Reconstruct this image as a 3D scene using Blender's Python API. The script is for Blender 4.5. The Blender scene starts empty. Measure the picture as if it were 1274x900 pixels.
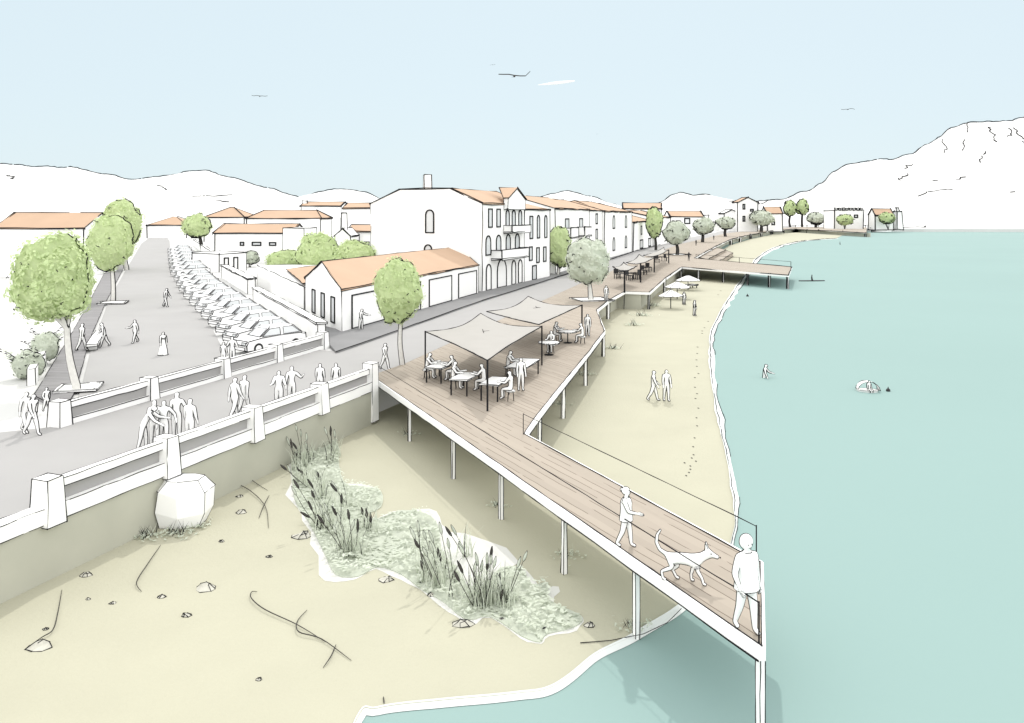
import bpy, bmesh, math, random
from mathutils import Vector, Matrix, noise
R = random.Random(7)
PI = math.pi
S = bpy.context.scene
COL = S.collection
F_, YH, CX, H = 1000.0, 268.0, 637.0, 10.0       # surveyed lens, horizon, eye height
ZR, ZD, ZL, ZW = 1.80, 1.86, 1.74, -0.10         # road, deck, land, water levels
SUN_H = Vector((-0.10, -1.0)).normalized(); SUN_EL = math.radians(48)
VIEW = Vector((0, -0.95, 0.31)).normalized()     # seam direction for drawn figures

def P(x, y, z=ZR):
    Y = F_ * (H - z) / (y - YH)
    return Vector(((x - CX) * Y / F_, Y, z))
def Q(x, y, Y):
    return Vector(((x - CX) * Y / F_, Y, H - (y - YH) * Y / F_))

# ------------------------------------------------------------------ materials
MATS = {}
def mat(name, col, rough=0.85, var=0.05, scale=1.5, bump=0.0, bscale=20, spec=0.2):
    m = bpy.data.materials.new(name); m.use_nodes = True
    nt = m.node_tree; b = nt.nodes['Principled BSDF']
    b.inputs['Roughness'].default_value = rough
    b.inputs['Specular IOR Level'].default_value = spec
    if var > 0:
        tc = nt.nodes.new('ShaderNodeTexCoord')
        nz = nt.nodes.new('ShaderNodeTexNoise'); nz.inputs['Scale'].default_value = scale; nz.inputs['Detail'].default_value = 6
        nt.links.new(tc.outputs['Object'], nz.inputs['Vector'])
        rp = nt.nodes.new('ShaderNodeValToRGB')
        rp.color_ramp.elements[0].position = .3; rp.color_ramp.elements[1].position = .7
        rp.color_ramp.elements[0].color = (*[c * (1 - var) for c in col], 1)
        rp.color_ramp.elements[1].color = (*[min(.95, c * (1 + var)) for c in col], 1)
        nt.links.new(nz.outputs['Fac'], rp.inputs['Fac']); nt.links.new(rp.outputs['Color'], b.inputs['Base Color'])
        if bump > 0:
            n2 = nt.nodes.new('ShaderNodeTexNoise'); n2.inputs['Scale'].default_value = bscale; n2.inputs['Detail'].default_value = 4
            nt.links.new(tc.outputs['Object'], n2.inputs['Vector'])
            bp = nt.nodes.new('ShaderNodeBump'); bp.inputs['Strength'].default_value = bump; bp.inputs['Distance'].default_value = .1
            nt.links.new(n2.outputs['Fac'], bp.inputs['Height']); nt.links.new(bp.outputs['Normal'], b.inputs['Normal'])
    else:
        b.inputs['Base Color'].default_value = (*col, 1)
    MATS[name] = m
    return m

def board_mat(name, col, line, ang, spacing, lw, var=.06):
    m = mat(name, col, var=0)
    nt = m.node_tree; L = nt.links; b = nt.nodes['Principled BSDF']
    def N(t, **k):
        n = nt.nodes.new(t)
        for a, v in k.items(): setattr(n, a, v)
        return n
    tc = N('ShaderNodeTexCoord'); mp = N('ShaderNodeMapping'); mp.inputs['Rotation'].default_value = (0, 0, ang)
    L.new(tc.outputs['Object'], mp.inputs['Vector'])
    sp = N('ShaderNodeSeparateXYZ'); L.new(mp.outputs[0], sp.inputs[0])
    wob = N('ShaderNodeTexNoise'); wob.inputs['Scale'].default_value = .6; L.new(mp.outputs[0], wob.inputs['Vector'])
    wm = N('ShaderNodeMath', operation='MULTIPLY_ADD'); wm.inputs[1].default_value = .12; L.new(wob.outputs['Fac'], wm.inputs[0]); L.new(sp.outputs['X'], wm.inputs[2])
    dv = N('ShaderNodeMath', operation='DIVIDE'); dv.inputs[1].default_value = spacing; L.new(wm.outputs[0], dv.inputs[0])
    fr = N('ShaderNodeMath', operation='FRACT'); L.new(dv.outputs[0], fr.inputs[0])
    fl = N('ShaderNodeMath', operation='FLOOR'); L.new(dv.outputs[0], fl.inputs[0])
    wn = N('ShaderNodeTexWhiteNoise', noise_dimensions='1D'); L.new(fl.outputs[0], wn.inputs['W'])
    lt = N('ShaderNodeMath', operation='LESS_THAN'); lt.inputs[1].default_value = lw / spacing; L.new(fr.outputs[0], lt.inputs[0])
    # broken strokes along the joint
    st = N('ShaderNodeMapping'); st.inputs['Scale'].default_value = (3, .35, 1); L.new(mp.outputs[0], st.inputs['Vector'])
    n2 = N('ShaderNodeTexNoise'); n2.inputs['Scale'].default_value = 1.2; L.new(st.outputs[0], n2.inputs['Vector'])
    gt = N('ShaderNodeMath', operation='GREATER_THAN'); gt.inputs[1].default_value = .46; L.new(n2.outputs['Fac'], gt.inputs[0])
    ml = N('ShaderNodeMath', operation='MULTIPLY'); L.new(lt.outputs[0], ml.inputs[0]); L.new(gt.outputs[0], ml.inputs[1])
    a = N('ShaderNodeMixRGB'); a.inputs[1].default_value = (*[c * (1 - var) for c in col], 1); a.inputs[2].default_value = (*[c * (1 + var) for c in col], 1)
    L.new(wn.outputs['Value'], a.inputs[0])
    c = N('ShaderNodeMixRGB'); c.inputs[2].default_value = (*line, 1); L.new(ml.outputs[0], c.inputs[0]); L.new(a.outputs[0], c.inputs[1])
    L.new(c.outputs[0], b.inputs['Base Color'])
    return m

def leafmat(name, col):
    m = mat(name, col, var=.06, scale=3); nt = m.node_tree; b = nt.nodes['Principled BSDF']
    tr = nt.nodes.new('ShaderNodeBsdfTranslucent'); tr.inputs['Color'].default_value = (*col, 1)
    mx = nt.nodes.new('ShaderNodeMixShader'); mx.inputs[0].default_value = .35
    nt.links.new(b.outputs[0], mx.inputs[1]); nt.links.new(tr.outputs[0], mx.inputs[2]); nt.links.new(mx.outputs[0], nt.nodes['Material Output'].inputs['Surface'])
    return m
INK = mat('ink_line', (.018, .018, .020), rough=.9, var=0, spec=.05)
WHITE = mat('white_limewash', (.86, .86, .85), var=.012, scale=.8)
PALE = mat('pale_paving', (.56, .56, .55), var=.03, scale=.15)
HILLM = mat('pale_limestone_hill', (.70, .70, .69), var=.03, scale=.01)
ROAD = mat('grey_asphalt', (.335, .33, .325), var=.03, scale=.3)
PAVE = mat('grey_pavement', (.22, .22, .222), var=.05, scale=.5)
SAND = mat('beach_sand', (.405, .395, .305), var=.03, scale=.35, bump=.15, bscale=9)
SANDW = mat('dry_white_sand', (.58, .58, .55), var=.03, scale=1)
WALLM = mat('sandstone_wall', (.41, .41, .345), var=.05, scale=.6)
ROOF = mat('orange_roof_tile', (.45, .315, .22), var=.04, scale=.3)
GREEN = leafmat('leaf_green', (.56, .65, .37))
GREEN2 = leafmat('leaf_green_light', (.59, .69, .40))
OLIVE = leafmat('leaf_olive', (.60, .64, .545))
OLIVE2 = leafmat('leaf_olive_light', (.64, .68, .59))
BARK = mat('white_bark', (.62, .61, .58), var=.08, scale=6)
CLOTH = mat('greige_canvas', (.36, .347, .325), var=.02, scale=1)
BODY = mat('white_figure', (.86, .86, .85), var=.01, scale=2)
PANE = mat('pale_glass', (.60, .62, .63), rough=.3, var=.03, scale=.7, spec=.4)
CARP = mat('white_car_paint', (.84, .84, .84), rough=.35, var=.01, scale=.5, spec=.4)
STONE = mat('grey_stone', (.50, .49, .43), var=.1, scale=4)
DARK = mat('dark_metal', (.03, .03, .032), rough=.6, var=.1, scale=5)
TWIG = mat('dark_twig', (.05, .047, .043), rough=.9, var=.2, scale=4)
DECK = board_mat('deck_boards', (.345, .302, .252), (.15, .12, .095), math.radians(-28), .30, .026)
LBOARD = board_mat('grey_boards', (.235, .23, .232), (.13, .125, .13), math.radians(82), .42, .05)
WATER = mat('teal_sea', (.236, .338, .322), rough=.6, var=.02, scale=.03, bump=.05, bscale=.8, spec=.04)
FOAM = mat('sea_foam', (.66, .68, .67), var=.02, scale=1)

# ------------------------------------------------------------------ mesh builder
class MB:
    def __init__(s): s.V = []; s.F = []; s.M = []
    def add(s, vs, fs, m=0):
        o = len(s.V); s.V.extend(Vector(v) for v in vs)
        for f in fs: s.F.append([i + o for i in f]); s.M.append(m)
        return s
    def box(s, c, d, rz=0, m=0, taper=1.0):
        c = Vector(c); a = math.cos(rz); b = math.sin(rz); vs = []
        for z, t in ((0, 1), (d[2], taper)):
            for x, y in ((-1, -1), (1, -1), (1, 1), (-1, 1)):
                px, py = x * d[0] / 2 * t, y * d[1] / 2 * t
                vs.append((c.x + a * px - b * py, c.y + b * px + a * py, c.z + z))
        return s.add(vs, [[3, 2, 1, 0], [4, 5, 6, 7], [0, 1, 5, 4], [1, 2, 6, 5], [2, 3, 7, 6], [3, 0, 4, 7]], m)
    def prism(s, poly, z0, z1, m=0, ms=None):
        poly = [Vector((p[0], p[1])) for p in poly]
        ar = sum(poly[i].x * poly[(i + 1) % len(poly)].y - poly[(i + 1) % len(poly)].x * poly[i].y for i in range(len(poly)))
        if ar < 0: poly = poly[::-1]
        n = len(poly)
        vs = [(p.x, p.y, z0) for p in poly] + [(p.x, p.y, z1) for p in poly]
        s.add(vs, [list(range(n, 2 * n))], m)
        o = len(s.V) - 2 * n
        for f in [list(range(n))[::-1]] + [[i, (i + 1) % n, n + (i + 1) % n, n + i] for i in range(n)]:
            s.F.append([i + o for i in f]); s.M.append(m if ms is None else ms)
        return s
    def sheet(s, poly, z, m=0):
        poly = [Vector((p[0], p[1])) for p in poly]
        ar = sum(poly[i].x * poly[(i + 1) % len(poly)].y - poly[(i + 1) % len(poly)].x * poly[i].y for i in range(len(poly)))
        if ar < 0: poly = poly[::-1]
        return s.add([(p.x, p.y, z) for p in poly], [list(range(len(poly)))], m)
    def uvn(s, O, u, n, poly, d0, d1, m=0):
        O = Vector(O); k = len(poly); up = Vector((0, 0, 1))
        ar = sum(poly[i][0] * poly[(i + 1) % k][1] - poly[(i + 1) % k][0] * poly[i][1] for i in range(k))
        if ar * (u.cross(up)).dot(n) < 0: poly = poly[::-1]
        vs = [O + u * p[0] + up * p[1] + n * d0 for p in poly] + [O + u * p[0] + up * p[1] + n * d1 for p in poly]
        return s.add(vs, [list(range(k, 2 * k)), list(range(k))[::-1]] + [[i, (i + 1) % k, k + (i + 1) % k, k + i] for i in range(k)], m)
    def ring(s, O, u, n, outer, inner, d0, d1, m=0):
        O = Vector(O); k = len(outer); up = Vector((0, 0, 1)); vs = []
        for poly, d in ((outer, d0), (outer, d1), (inner, d1), (inner, d0)):
            vs += [O + u * p[0] + up * p[1] + n * d for p in poly]
        fs = []
        for a in range(3):
            for i in range(k):
                j = (i + 1) % k; fs.append([a * k + i, a * k + j, (a + 1) * k + j, (a + 1) * k + i])
        return s.add(vs, fs, m)
    def tube(s, path, r, n=6, m=0, cap=True):
        path = [Vector(p) for p in path]
        if not hasattr(r, '__len__'): r = [r] * len(path)
        vs = []; k = len(path)
        for i, p in enumerate(path):
            t = (path[min(i + 1, k - 1)] - path[max(i - 1, 0)])
            t = t.normalized() if t.length > 1e-9 else Vector((0, 0, 1))
            a = t.orthogonal().normalized() if i == 0 else (a - t * a.dot(t)).normalized() if (a - t * a.dot(t)).length > 1e-6 else t.orthogonal().normalized()
            b = t.cross(a)
            for j in range(n):
                th = 2 * PI * j / n; vs.append(p + (a * math.cos(th) + b * math.sin(th)) * r[i])
        fs = [[i * n + j, i * n + (j + 1) % n, (i + 1) * n + (j + 1) % n, (i + 1) * n + j] for i in range(k - 1) for j in range(n)]
        if cap: fs += [list(range(n))[::-1], list(range((k - 1) * n, k * n))]
        return s.add(vs, fs, m)
    def line(s, path, r, m=1, wob=1.0, seg=None, skip=0.0):
        """a hand-drawn looking thin strip: wobbling square tube along a polyline"""
        path = [Vector(p) for p in path]; pts = []
        seg = seg or r * 45
        for a, b in zip(path[:-1], path[1:]):
            k = max(1, int((b - a).length / seg + .5))
            for i in range(k): pts.append(a.lerp(b, i / k))
        pts.append(path[-1])
        q = [p + Vector((R.gauss(0, 1), R.gauss(0, 1), R.gauss(0, 1))) * r * .55 * wob for p in pts]
        run = [q[0]]
        for i in range(1, len(q)):
            run.append(q[i])
            if skip and R.random() < skip and len(run) > 1:
                s.tube(run, [r * R.uniform(.8, 1.15) for _ in run], 4, m); run = [q[i].lerp(q[min(i + 1, len(q) - 1)], .5)]
        if len(run) > 1: s.tube(run, [r * R.uniform(.75, 1.2) for _ in run], 4, m)
        return s
    def edges(s, r, ang=32, m=1, skip=.05, only=None, wob=1.0, boundary=True):
        """ink along every sharp edge"""
        E = {}; key = lambda v: (round(v.x, 3), round(v.y, 3), round(v.z, 3))
        for f, mm in zip(s.F, s.M):
            if mm == m: continue
            n = Vector((0, 0, 0)); c = s.V[f[0]]
            for i in range(1, len(f) - 1): n += (s.V[f[i]] - c).cross(s.V[f[i + 1]] - c)
            if n.length < 1e-12: continue
            n.normalize()
            for i in range(len(f)):
                a, b = s.V[f[i]], s.V[f[(i + 1) % len(f)]]
                ka, kb = key(a), key(b)
                if ka == kb: continue
                E.setdefault((ka, kb) if ka < kb else (kb, ka), []).append((n, a.copy(), b.copy()))
        ca = math.cos(math.radians(ang))
        for k, l in E.items():
            if (len(l) == 1 and boundary) or (len(l) > 1 and min(l[0][0].dot(x[0]) for x in l[1:]) < ca):
                a, b = l[0][1], l[0][2]
                if only and not only(a, b): continue
                d = (b - a)
                if d.length < 1e-4: continue
                d.normalize(); o = r * .6
                s.line([a - d * o, b + d * o], r, m, wob, skip=skip)
        return s
    def contour(s, r, d=VIEW, m=1, dash=0.0, off=0.3, m_skip=(), fine=()):
        """seam where the surface turns from front to back"""
        nv = [Vector((0, 0, 0)) for _ in s.V]; tris = []
        for f, mm in zip(s.F, s.M):
            if mm == m or mm in m_skip: continue
            for i in range(1, len(f) - 1):
                t = (f[0], f[i], f[i + 1]); n = (s.V[t[1]] - s.V[t[0]]).cross(s.V[t[2]] - s.V[t[0]])
                for j in t: nv[j] += n
                tris.append(t)
        val = [(n.normalized().dot(d) if n.length > 0 else 1) for n in nv]
        segs = []
        for t in tris:
            pts = []
            for a, b in ((0, 1), (1, 2), (2, 0)):
                va, vb = val[t[a]], val[t[b]]
                if (va < 0) != (vb < 0):
                    w = va / (va - vb); pts.append(s.V[t[a]].lerp(s.V[t[b]], w) + nv[t[a]].lerp(nv[t[b]], w).normalized() * r * off)
            if len(pts) == 2: segs.append(pts)
        for a, b in segs:
            if dash and noise.noise(a * dash) > .34: continue
            e = (b - a)
            if e.length < 1e-6: continue
            rr = r * (.3 if any((a - q).length < w for q, w in fine) else 1)
            e = e.normalized() * rr * .5
            s.tube([a - e, b + e], rr, 4, m, cap=False)
        return s
    def xf(s, M):
        s.V = [M @ v for v in s.V]; return s

def obj(name, mb, mats, parent=None, origin=None, smooth=False, rootloc=None):
    me = bpy.data.meshes.new(name)
    o = bpy.data.objects.new(name, me); COL.objects.link(o)
    base = Vector((0, 0, 0))
    if parent is not None:
        o.parent = parent; r = parent
        while r.parent: r = r.parent
        base = Vector(r['_b']) if '_b' in r else Vector((0, 0, 0))
    elif origin is not None:
        base = Vector(origin); o.location = base; o['_b'] = list(base)
    me.from_pydata([tuple(v - base) for v in mb.V], [], mb.F)
    for m in (mats if isinstance(mats, (list, tuple)) else [mats]): me.materials.append(m)
    me.polygons.foreach_set('material_index', mb.M)
    if smooth: me.polygons.foreach_set('use_smooth', [mm == 0 for mm in mb.M])
    me.validate(); me.update()
    return o
def tag(o, label, cat, group=None, kind=None):
    if label: o['label'] = label
    if cat: o['category'] = cat
    if group: o['group'] = group
    if kind: o['kind'] = kind
    return o
def thing(name, label, cat, base=(0, 0, 0), group=None):
    o = bpy.data.objects.new(name, None); COL.objects.link(o); o.location = base; o['_b'] = list(base)
    o.empty_display_size = .2
    return tag(o, label, cat, group)
KIDS = {}
def dup(root, loc, rz, label, group=None, sc=1.0):
    ch = {}
    for o in COL.objects:
        if o.parent: ch.setdefault(o.parent.name, []).append(o)
    def rec(o, par):
        c = o.copy(); COL.objects.link(c); c.parent = par
        for k in ch.get(o.name, []): rec(k, c)
        return c
    c = rec(root, None); c.location = loc; c.rotation_euler = (0, 0, rz); c.scale = (sc, sc, sc); c['label'] = label
    if group: c['group'] = group
    return c
def struct(name, mb, mats): return tag(obj(name, mb, mats), None, None, None, 'structure')
def ir(Y, k=.00078): return k * max(Y, 12)      # drawn-line thickness by size of the thing
def subdiv_poly(pts, step=2.0, jit=0.0):
    out = []
    for a, b in zip(pts[:-1], pts[1:]):
        k = max(1, int((b - a).length / step))
        for i in range(k): out.append(a.lerp(b, i / k) + Vector((R.gauss(0, jit), R.gauss(0, jit), 0)))
    return out + [pts[-1]]
def smooth_line(pts, n=6):
    pts = [Vector(p) for p in pts]; out = []
    for i in range(len(pts) - 1):
        p0, p1, p2, p3 = pts[max(i - 1, 0)], pts[i], pts[i + 1], pts[min(i + 2, len(pts) - 1)]
        for k in range(n):
            t = k / n
            out.append(.5 * ((2 * p1) + (p2 - p0) * t + (2 * p0 - 5 * p1 + 4 * p2 - p3) * t * t + (3 * p1 - p0 - 3 * p2 + p3) * t ** 3))
    return out + [pts[-1]]
exec_parts = None

# ================================================================== THE SETTING
NW0, NWd = Vector((-13.0, 22.0)), Vector((.3415, .9399))          # near parapet line
def nearwall(Y, off=0.0):
    p = NW0 + NWd * ((Y - 22.0) / NWd.y); n = Vector((NWd.y, -NWd.x)); return p + n * off
DT = [P(x, y, ZD) for x, y in ((468, 465), (505, 452), (560, 427), (620, 399), (680, 372), (722, 353), (762, 337), (800, 320), (846, 304), (903, 290.5), (945, 286), (990, 282.6), (1040, 282.6), (1078, 283))]
DE_NEAR = [P(x, y, ZD) for x, y in ((466, 470), (948, 805))]
DE_SEA = [P(946, 700, ZD), P(652, 540, ZD)] + smooth_line([P(x, y, ZD) for x, y in ((652, 540), (660, 528), (678, 504), (700, 477), (727, 444), (752, 412))], 3)[1:] + \
         [P(x, y, ZD) for x, y in ((742, 386), (757, 374), (777, 363), (808, 364), (827, 347), (848, 332.5))]
PIER = [P(848, 332.5, ZD), P(981, 342.5, ZD), P(985, 332.5, ZD), P(864, 321.5, ZD)]
DE_FAR = [P(x, y, ZD) for x, y in ((864, 321.5), (884, 310), (909, 298), (934, 292), (960, 287.5), (990, 285.3), (1030, 287.5), (1078, 290))]

# sea and land
struct('sea', MB().add([(-400, -200, ZW), (2500, -200, ZW), (2500, 1500, ZW), (-400, 1500, ZW)], [[0, 1, 2, 3]]), WATER)
wl = [nearwall(-30), nearwall(38.9)]
land = [p.xy.to_tuple() if hasattr(p, 'xy') else tuple(p) for p in ([Vector((p.x, p.y)) for p in wl] + [Vector((p.x + .25, p.y - .5)) for p in DT[:-1]] +
        [P(x, y, ZL).xy for x, y in ((1078, 284.5), (1150, 285.0), (1200, 285), (1290, 285.2), (1500, 286))] + [Vector((2500, 470)), Vector((6000, 8000)), Vector((-6000, 8000)), Vector((-6000, -60)), Vector((-40, -60))])]
struct('ground', MB().prism(land, -1.2, ZL, 0, 1), [PALE, PALE])

SH = smooth_line([P(x, y, 0) for x, y in ((300, 1250), (440, 905), (470, 881), (550, 871), (640, 863), (690, 853), (740, 815), (792, 788), (848, 752), (890, 712), (912, 668), (914, 630), (904, 565), (891, 505), (884, 450), (886, 412), (905, 375), (925, 346), (945, 319), (972, 305.5), (1005, 299.3), (1040, 297))], 8)
SH = [p + Vector((noise.noise(p * 1.1), noise.noise(p * 1.1 + Vector((9, 0, 0))), 0)) * .0013 * p.y for p in SH]
sand_poly = [(p.x, p.y) for p in SH] + [(P(1050, 292, 0)).xy.to_tuple()] + [(p.x, p.y) for p in DE_FAR[::-1][1:]] + [(p.x - .3, p.y + 1) for p in DT[::-1][5:]] + [tuple(nearwall(37, -.5)), tuple(nearwall(-30, -.5)), (-10, -30)]
struct('sand_beach', MB().prism(sand_poly, -.6, 0.0), SAND)
# foam strip with its ripple lines along the waterline
fm = MB(); L_, O_ = [], []
for i, p in enumerate(SH):
    t = (SH[min(i + 1, len(SH) - 1)] - SH[max(i - 1, 0)]); t.z = 0; t.normalize(); n = Vector((t.y, -t.x, 0))
    w = (.035 + .0036 * p.y) * max(.25, 1 + 1.0 * noise.noise(p * .23 + Vector((3, 0, 0))))
    L_.append(p - n * w * .35); O_.append(p + n * w)
fm.add([(p.x, p.y, .012 + .0003 * i) for i, p in enumerate(L_)] + [(p.x, p.y, -.088) for p in O_],
       [[i, len(SH) + i, len(SH) + i + 1, i + 1] for i in range(len(SH) - 1)])
k0 = next(i for i, p in enumerate(SH) if p.x > 5.5)
for i in range(k0, len(SH) - 1):
    rr = ir(SH[i].y, .00062)
    fm.line([L_[i].lerp(O_[i], .30) + Vector((0, 0, .0)), L_[i + 1].lerp(O_[i + 1], .30) + Vector((0, 0, .0))], rr, 1, .5)
    if (i // 6) % 3: fm.line([L_[i].lerp(O_[i], 1.12) + Vector((0, 0, -.1)), L_[i + 1].lerp(O_[i + 1], 1.12) + Vector((0, 0, -.1))], rr * .8, 1, .5)
fm.line([P(x, y, .02) for x, y in ((722, 800), (760, 797), (800, 789), (830, 775), (848, 757))], .010, 1, .5)
struct('shore_foam', fm, [FOAM, INK])

# roads
n2 = Vector((-.952, .305)); FW0, FWd = Vector((-17.5, 31.3)), Vector((.3053, .9522))
def farwall(Y, off=0.0):
    p = FW0 + FWd * ((Y - 31.3) / FWd.y); return p + Vector((FWd.y, -FWd.x)) * off
KERB = [P(x, y) for x, y in ((415, 437), (432, 431), (520, 403.5), (600, 375), (690, 346.5), (748, 327), (790, 312.5), (846, 298), (903, 287), (990, 280.2))]
road = [tuple(nearwall(0)), tuple(nearwall(38.6, -.2))] + [(p.x - .12, p.y + .1) for p in DT[:-2]] + [(p.x, p.y) for p in KERB[::-1]] + [tuple(farwall(49)), tuple(farwall(31.3)), (-21, 29.5), (-30, 28), (-30, 0)]
struct('road', MB().prism(road, 1.5, ZR), ROAD)
st = [(p.x, p.y) for p in [P(x, y) for x, y in ((84, 527), (100, 487), (113, 436), (136, 372), (160, 330), (176, 303), (190, 293), (206, 293), (211, 300), (213, 320), (218, 345), (232, 372), (262, 405), (275, 430), (279, 462))]]
struct('street', MB().prism(st, 1.5, ZR), ROAD)
bd = [P(x, y) for x, y in ((42, 494), (62, 460), (88, 418), (112, 375), (131, 338), (139, 322))] + [P(x, y) for x, y in ((158, 322), (152, 338), (133, 374), (111, 425), (97, 478), (82, 516))]
mb = MB().prism([(p.x, p.y) for p in bd], 1.5, ZR + .06); mb.edges(.022, 40, skip=.1)
struct('pavement', mb, [LBOARD, INK])
# dark pavement with kerb before the houses
B1A, B1B = P(425, 415), P(595, 366)
pv = [P(x, y) for x, y in ((404, 424), (418, 440), (436, 434), (520, 404), (600, 375.5), (690, 347), (748, 327.5), (790, 313), (846, 298.5))] + [P(x, y) for x, y in ((835, 297), (785, 309), (745, 321), (683, 342), (600, 362), (595, 364), (425, 413), (405, 408))]
mb = MB().prism([(p.x, p.y) for p in pv], 1.6, ZR + .12)
for a, b in zip(pv[1:8], pv[2:9]): mb.line([a + Vector((0, 0, .12)), b + Vector((0, 0, .12))], ir(a.y, .0006), 1, .6, seg=3)
struct('footway', mb, [PAVE, INK])

# hills
def hill(name, prof, Yd, foot, strokes, nz=1.0, dash=.035):
    prof = [(x, y) for x, y in prof]; xs = []; x = prof[0][0]
    while x <= prof[-1][0]: xs.append(x); x += 4
    def hy(x):
        for (a, b), (c, d) in zip(prof[:-1], prof[1:]):
            if a <= x <= c: t = (x - a) / (c - a); t = t * t * (3 - 2 * t) * .5 + t * .5; return b + (d - b) * t
        return prof[-1][1]
    rows = 14; mb = MB(); vs = []
    top = []
    for j in range(rows + 4):
        t = j / rows
        for x in xs:
            q = Q(x, hy(x) + nz * 1.4 * noise.noise(Vector((x * .06, Yd, 0))), Yd); hz = q.z - ZL
            if t <= 1:
                Y = foot + (Yd - foot) * t; pr = t ** 1.25
                n = noise.fractal(Vector((q.x * .006, Y * .006, Yd)), 1, 2, 4) * hz * .16 * math.sin(PI * t) * nz
                z = ZL - 2 * (1 - t) ** 6 + hz * pr + n * (1 - t)
            else:
                Y = Yd + (t - 1) * 2 * hz * 6; z = ZL + hz * max(0, 1 - (t - 1) * 5)
            vs.append(Vector((q.x * (1 if t > 1 else (Y / Yd) ** .25), Y, z)))
    w = len(xs)
    mb.add(vs, [[j * w + i, j * w + i + 1, (j + 1) * w + i + 1, (j + 1) * w + i] for j in range(rows + 3) for i in range(w - 1)])
    rid = [vs[rows * w + i] + Vector((0, -Yd * .0004, Yd * .0007)) for i in range(w)]
    mb.line(rid, Yd * .00072, 1, .8, seg=Yd * .006, skip=dash)
    for (px, t, ln, sl) in strokes:
        i0 = min(range(w), key=lambda i: abs(xs[i] - px)); pts = []
        for k in range(int(ln / 4) + 2):
            i = min(w - 1, i0 + k); tt = t + sl * k + R.uniform(-.012, .012); j = max(0, min(rows - .01, tt * rows)); j0 = int(j)
            pts.append(vs[j0 * w + i].lerp(vs[(j0 + 1) * w + i], j - j0) + Vector((0, -.4, .6)))
        mb.line(pts, Yd * .00055, 1, .8, seg=Yd * .006, skip=.12)
    return struct(name, mb, [HILLM, INK])
hill('hill', [(-260, 212), (-60, 203), (0, 204), (45, 208), (90, 209), (130, 217), (165, 224), (205, 220), (240, 213), (255, 213), (290, 222), (330, 234), (370, 245), (420, 257), (480, 268)], 1500, 520,
     [(38, .76, 18, .01), (60, .73, 10, 0), (78, .79, 26, -.01), (274, .66, 12, -.01), (318, .62, 16, .02), (340, .62, 10, 0)])
hill('hill', [(320, 268), (360, 252), (400, 239), (425, 235), (450, 239), (480, 249), (540, 268)], 1700, 620, [])
hill('hill', [(610, 268), (650, 254), (680, 243), (705, 238), (735, 245), (760, 254), (800, 268)], 1800, 700, [])
hill('hill', [(770, 268), (810, 258), (826, 250), (836, 243), (846, 240), (862, 244), (878, 242), (895, 248), (915, 252), (960, 250), (1010, 268)], 1600, 640, [(870, .7, 8, 0), (886, .6, 9, .01)])
hill('hill', [(915, 268), (940, 255), (975, 248), (1004, 238), (1024, 228), (1035, 215), (1052, 206), (1080, 201), (1118, 197), (1135, 192), (1152, 180), (1168, 172), (1182, 160), (1205, 153), (1240, 152), (1274, 147), (1400, 140), (1600, 150)], 1150, 497,
     [(1057, .70, 22, .01), (1086, .82, 20, .01), (1026, .48, 30, 0), (1118, .5, 2, 0), (1148, .72, 18, .01), (1148, .87, 16, .02), (1182, .78, 30, .02), (1190, .68, 44, .02), (1186, .93, 22, .02), (1220, .60, 50, .02), (1230, .32, 8, 0), (1160, .85, 14, .01), (1180, .1, 20, -.012), (1172, .05, 16, .01), (1240, .08, 16, .02), (1205, .03, 10, 0), (1100, .62, 14, .01), (1205, .80, 24, .015), (1250, .75, 22, .01), (1062, .58, 12, .012), (1215, .45, 18, .01), (1135, .33, 12, .0)], dash=.02, nz=2.0)

# ================================================================== BRIDGE, DECKS
mb = MB(); a, b = nearwall(-30, .02), nearwall(38.9, .02); a2, b2 = nearwall(-30, .30), nearwall(38.9, .30)
mb.prism([a, a2, b2, b], -.6, 1.577)
tag(obj('retaining_wall', mb, WALLM, origin=(a.x, a.y, 0)), 'long grey sandstone wall carrying the bridge road above the dry sand', 'wall')
def beam(mb, fn, Y0, Y1, off, w, z0, z1, m=0):
    p = [fn(Y0, off - w / 2), fn(Y0, off + w / 2), fn(Y1, off + w / 2), fn(Y1, off - w / 2)]
    return mb.prism(p, z0, z1, m)
def parapet(label, fn, posts, Y0, r, flip, zlow, cat='parapet', Y1=None):
    b0 = fn(posts[0]); t = thing('bridge_parapet', label, cat, (b0.x, b0.y, ZR))
    d = fn(1) - fn(0); ang = math.atan2(d.y, d.x)
    pl = beam(MB(), fn, Y0, Y1 or posts[-1], flip * .12, .46, zlow, ZR + .22).edges(r, 40, skip=.04)
    obj('plinth', pl, [WHITE, INK], t)
    ys = list(posts) + ([Y1] if Y1 else [])
    for u, v in zip(ys[:-1], ys[1:]):
        obj('rail', beam(MB(), fn, u + .2, v - .2, flip * .12, .26, ZR + .62, ZR + .86).edges(r, 40, skip=.03), [WHITE, INK], t)
        obj('infill_panel', beam(MB(), fn, u + .2, v - .2, flip * .08, .10, ZR + .22, ZR + .62), ROAD, t)
    for Y in posts:
        p = fn(Y, flip * .14); q = MB().box((p.x, p.y, ZR - .30), (.62, .72, 1.28), ang, 0, .78).edges(r, 40, skip=.02)
        obj('post', q, [WHITE, INK], t)
    return t
parapet('nearer white parapet with tapered posts along the wall over the sand', nearwall, [22.2, 26.3, 30.4, 34.6], 9, .014, 1, 1.58, Y1=38.6)
parapet('farther white parapet with low square posts between bridge and car park', farwall, [31.3, 35.8, 40.6, 45.0, 49.7], 31.3, .020, -1, ZR - .2)
p = nearwall(38.75, .1); q = MB().box((p.x, p.y, .1), (.6, .6, 2.8), math.atan2(NWd.y, NWd.x), 0, .9).edges(.016)
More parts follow.
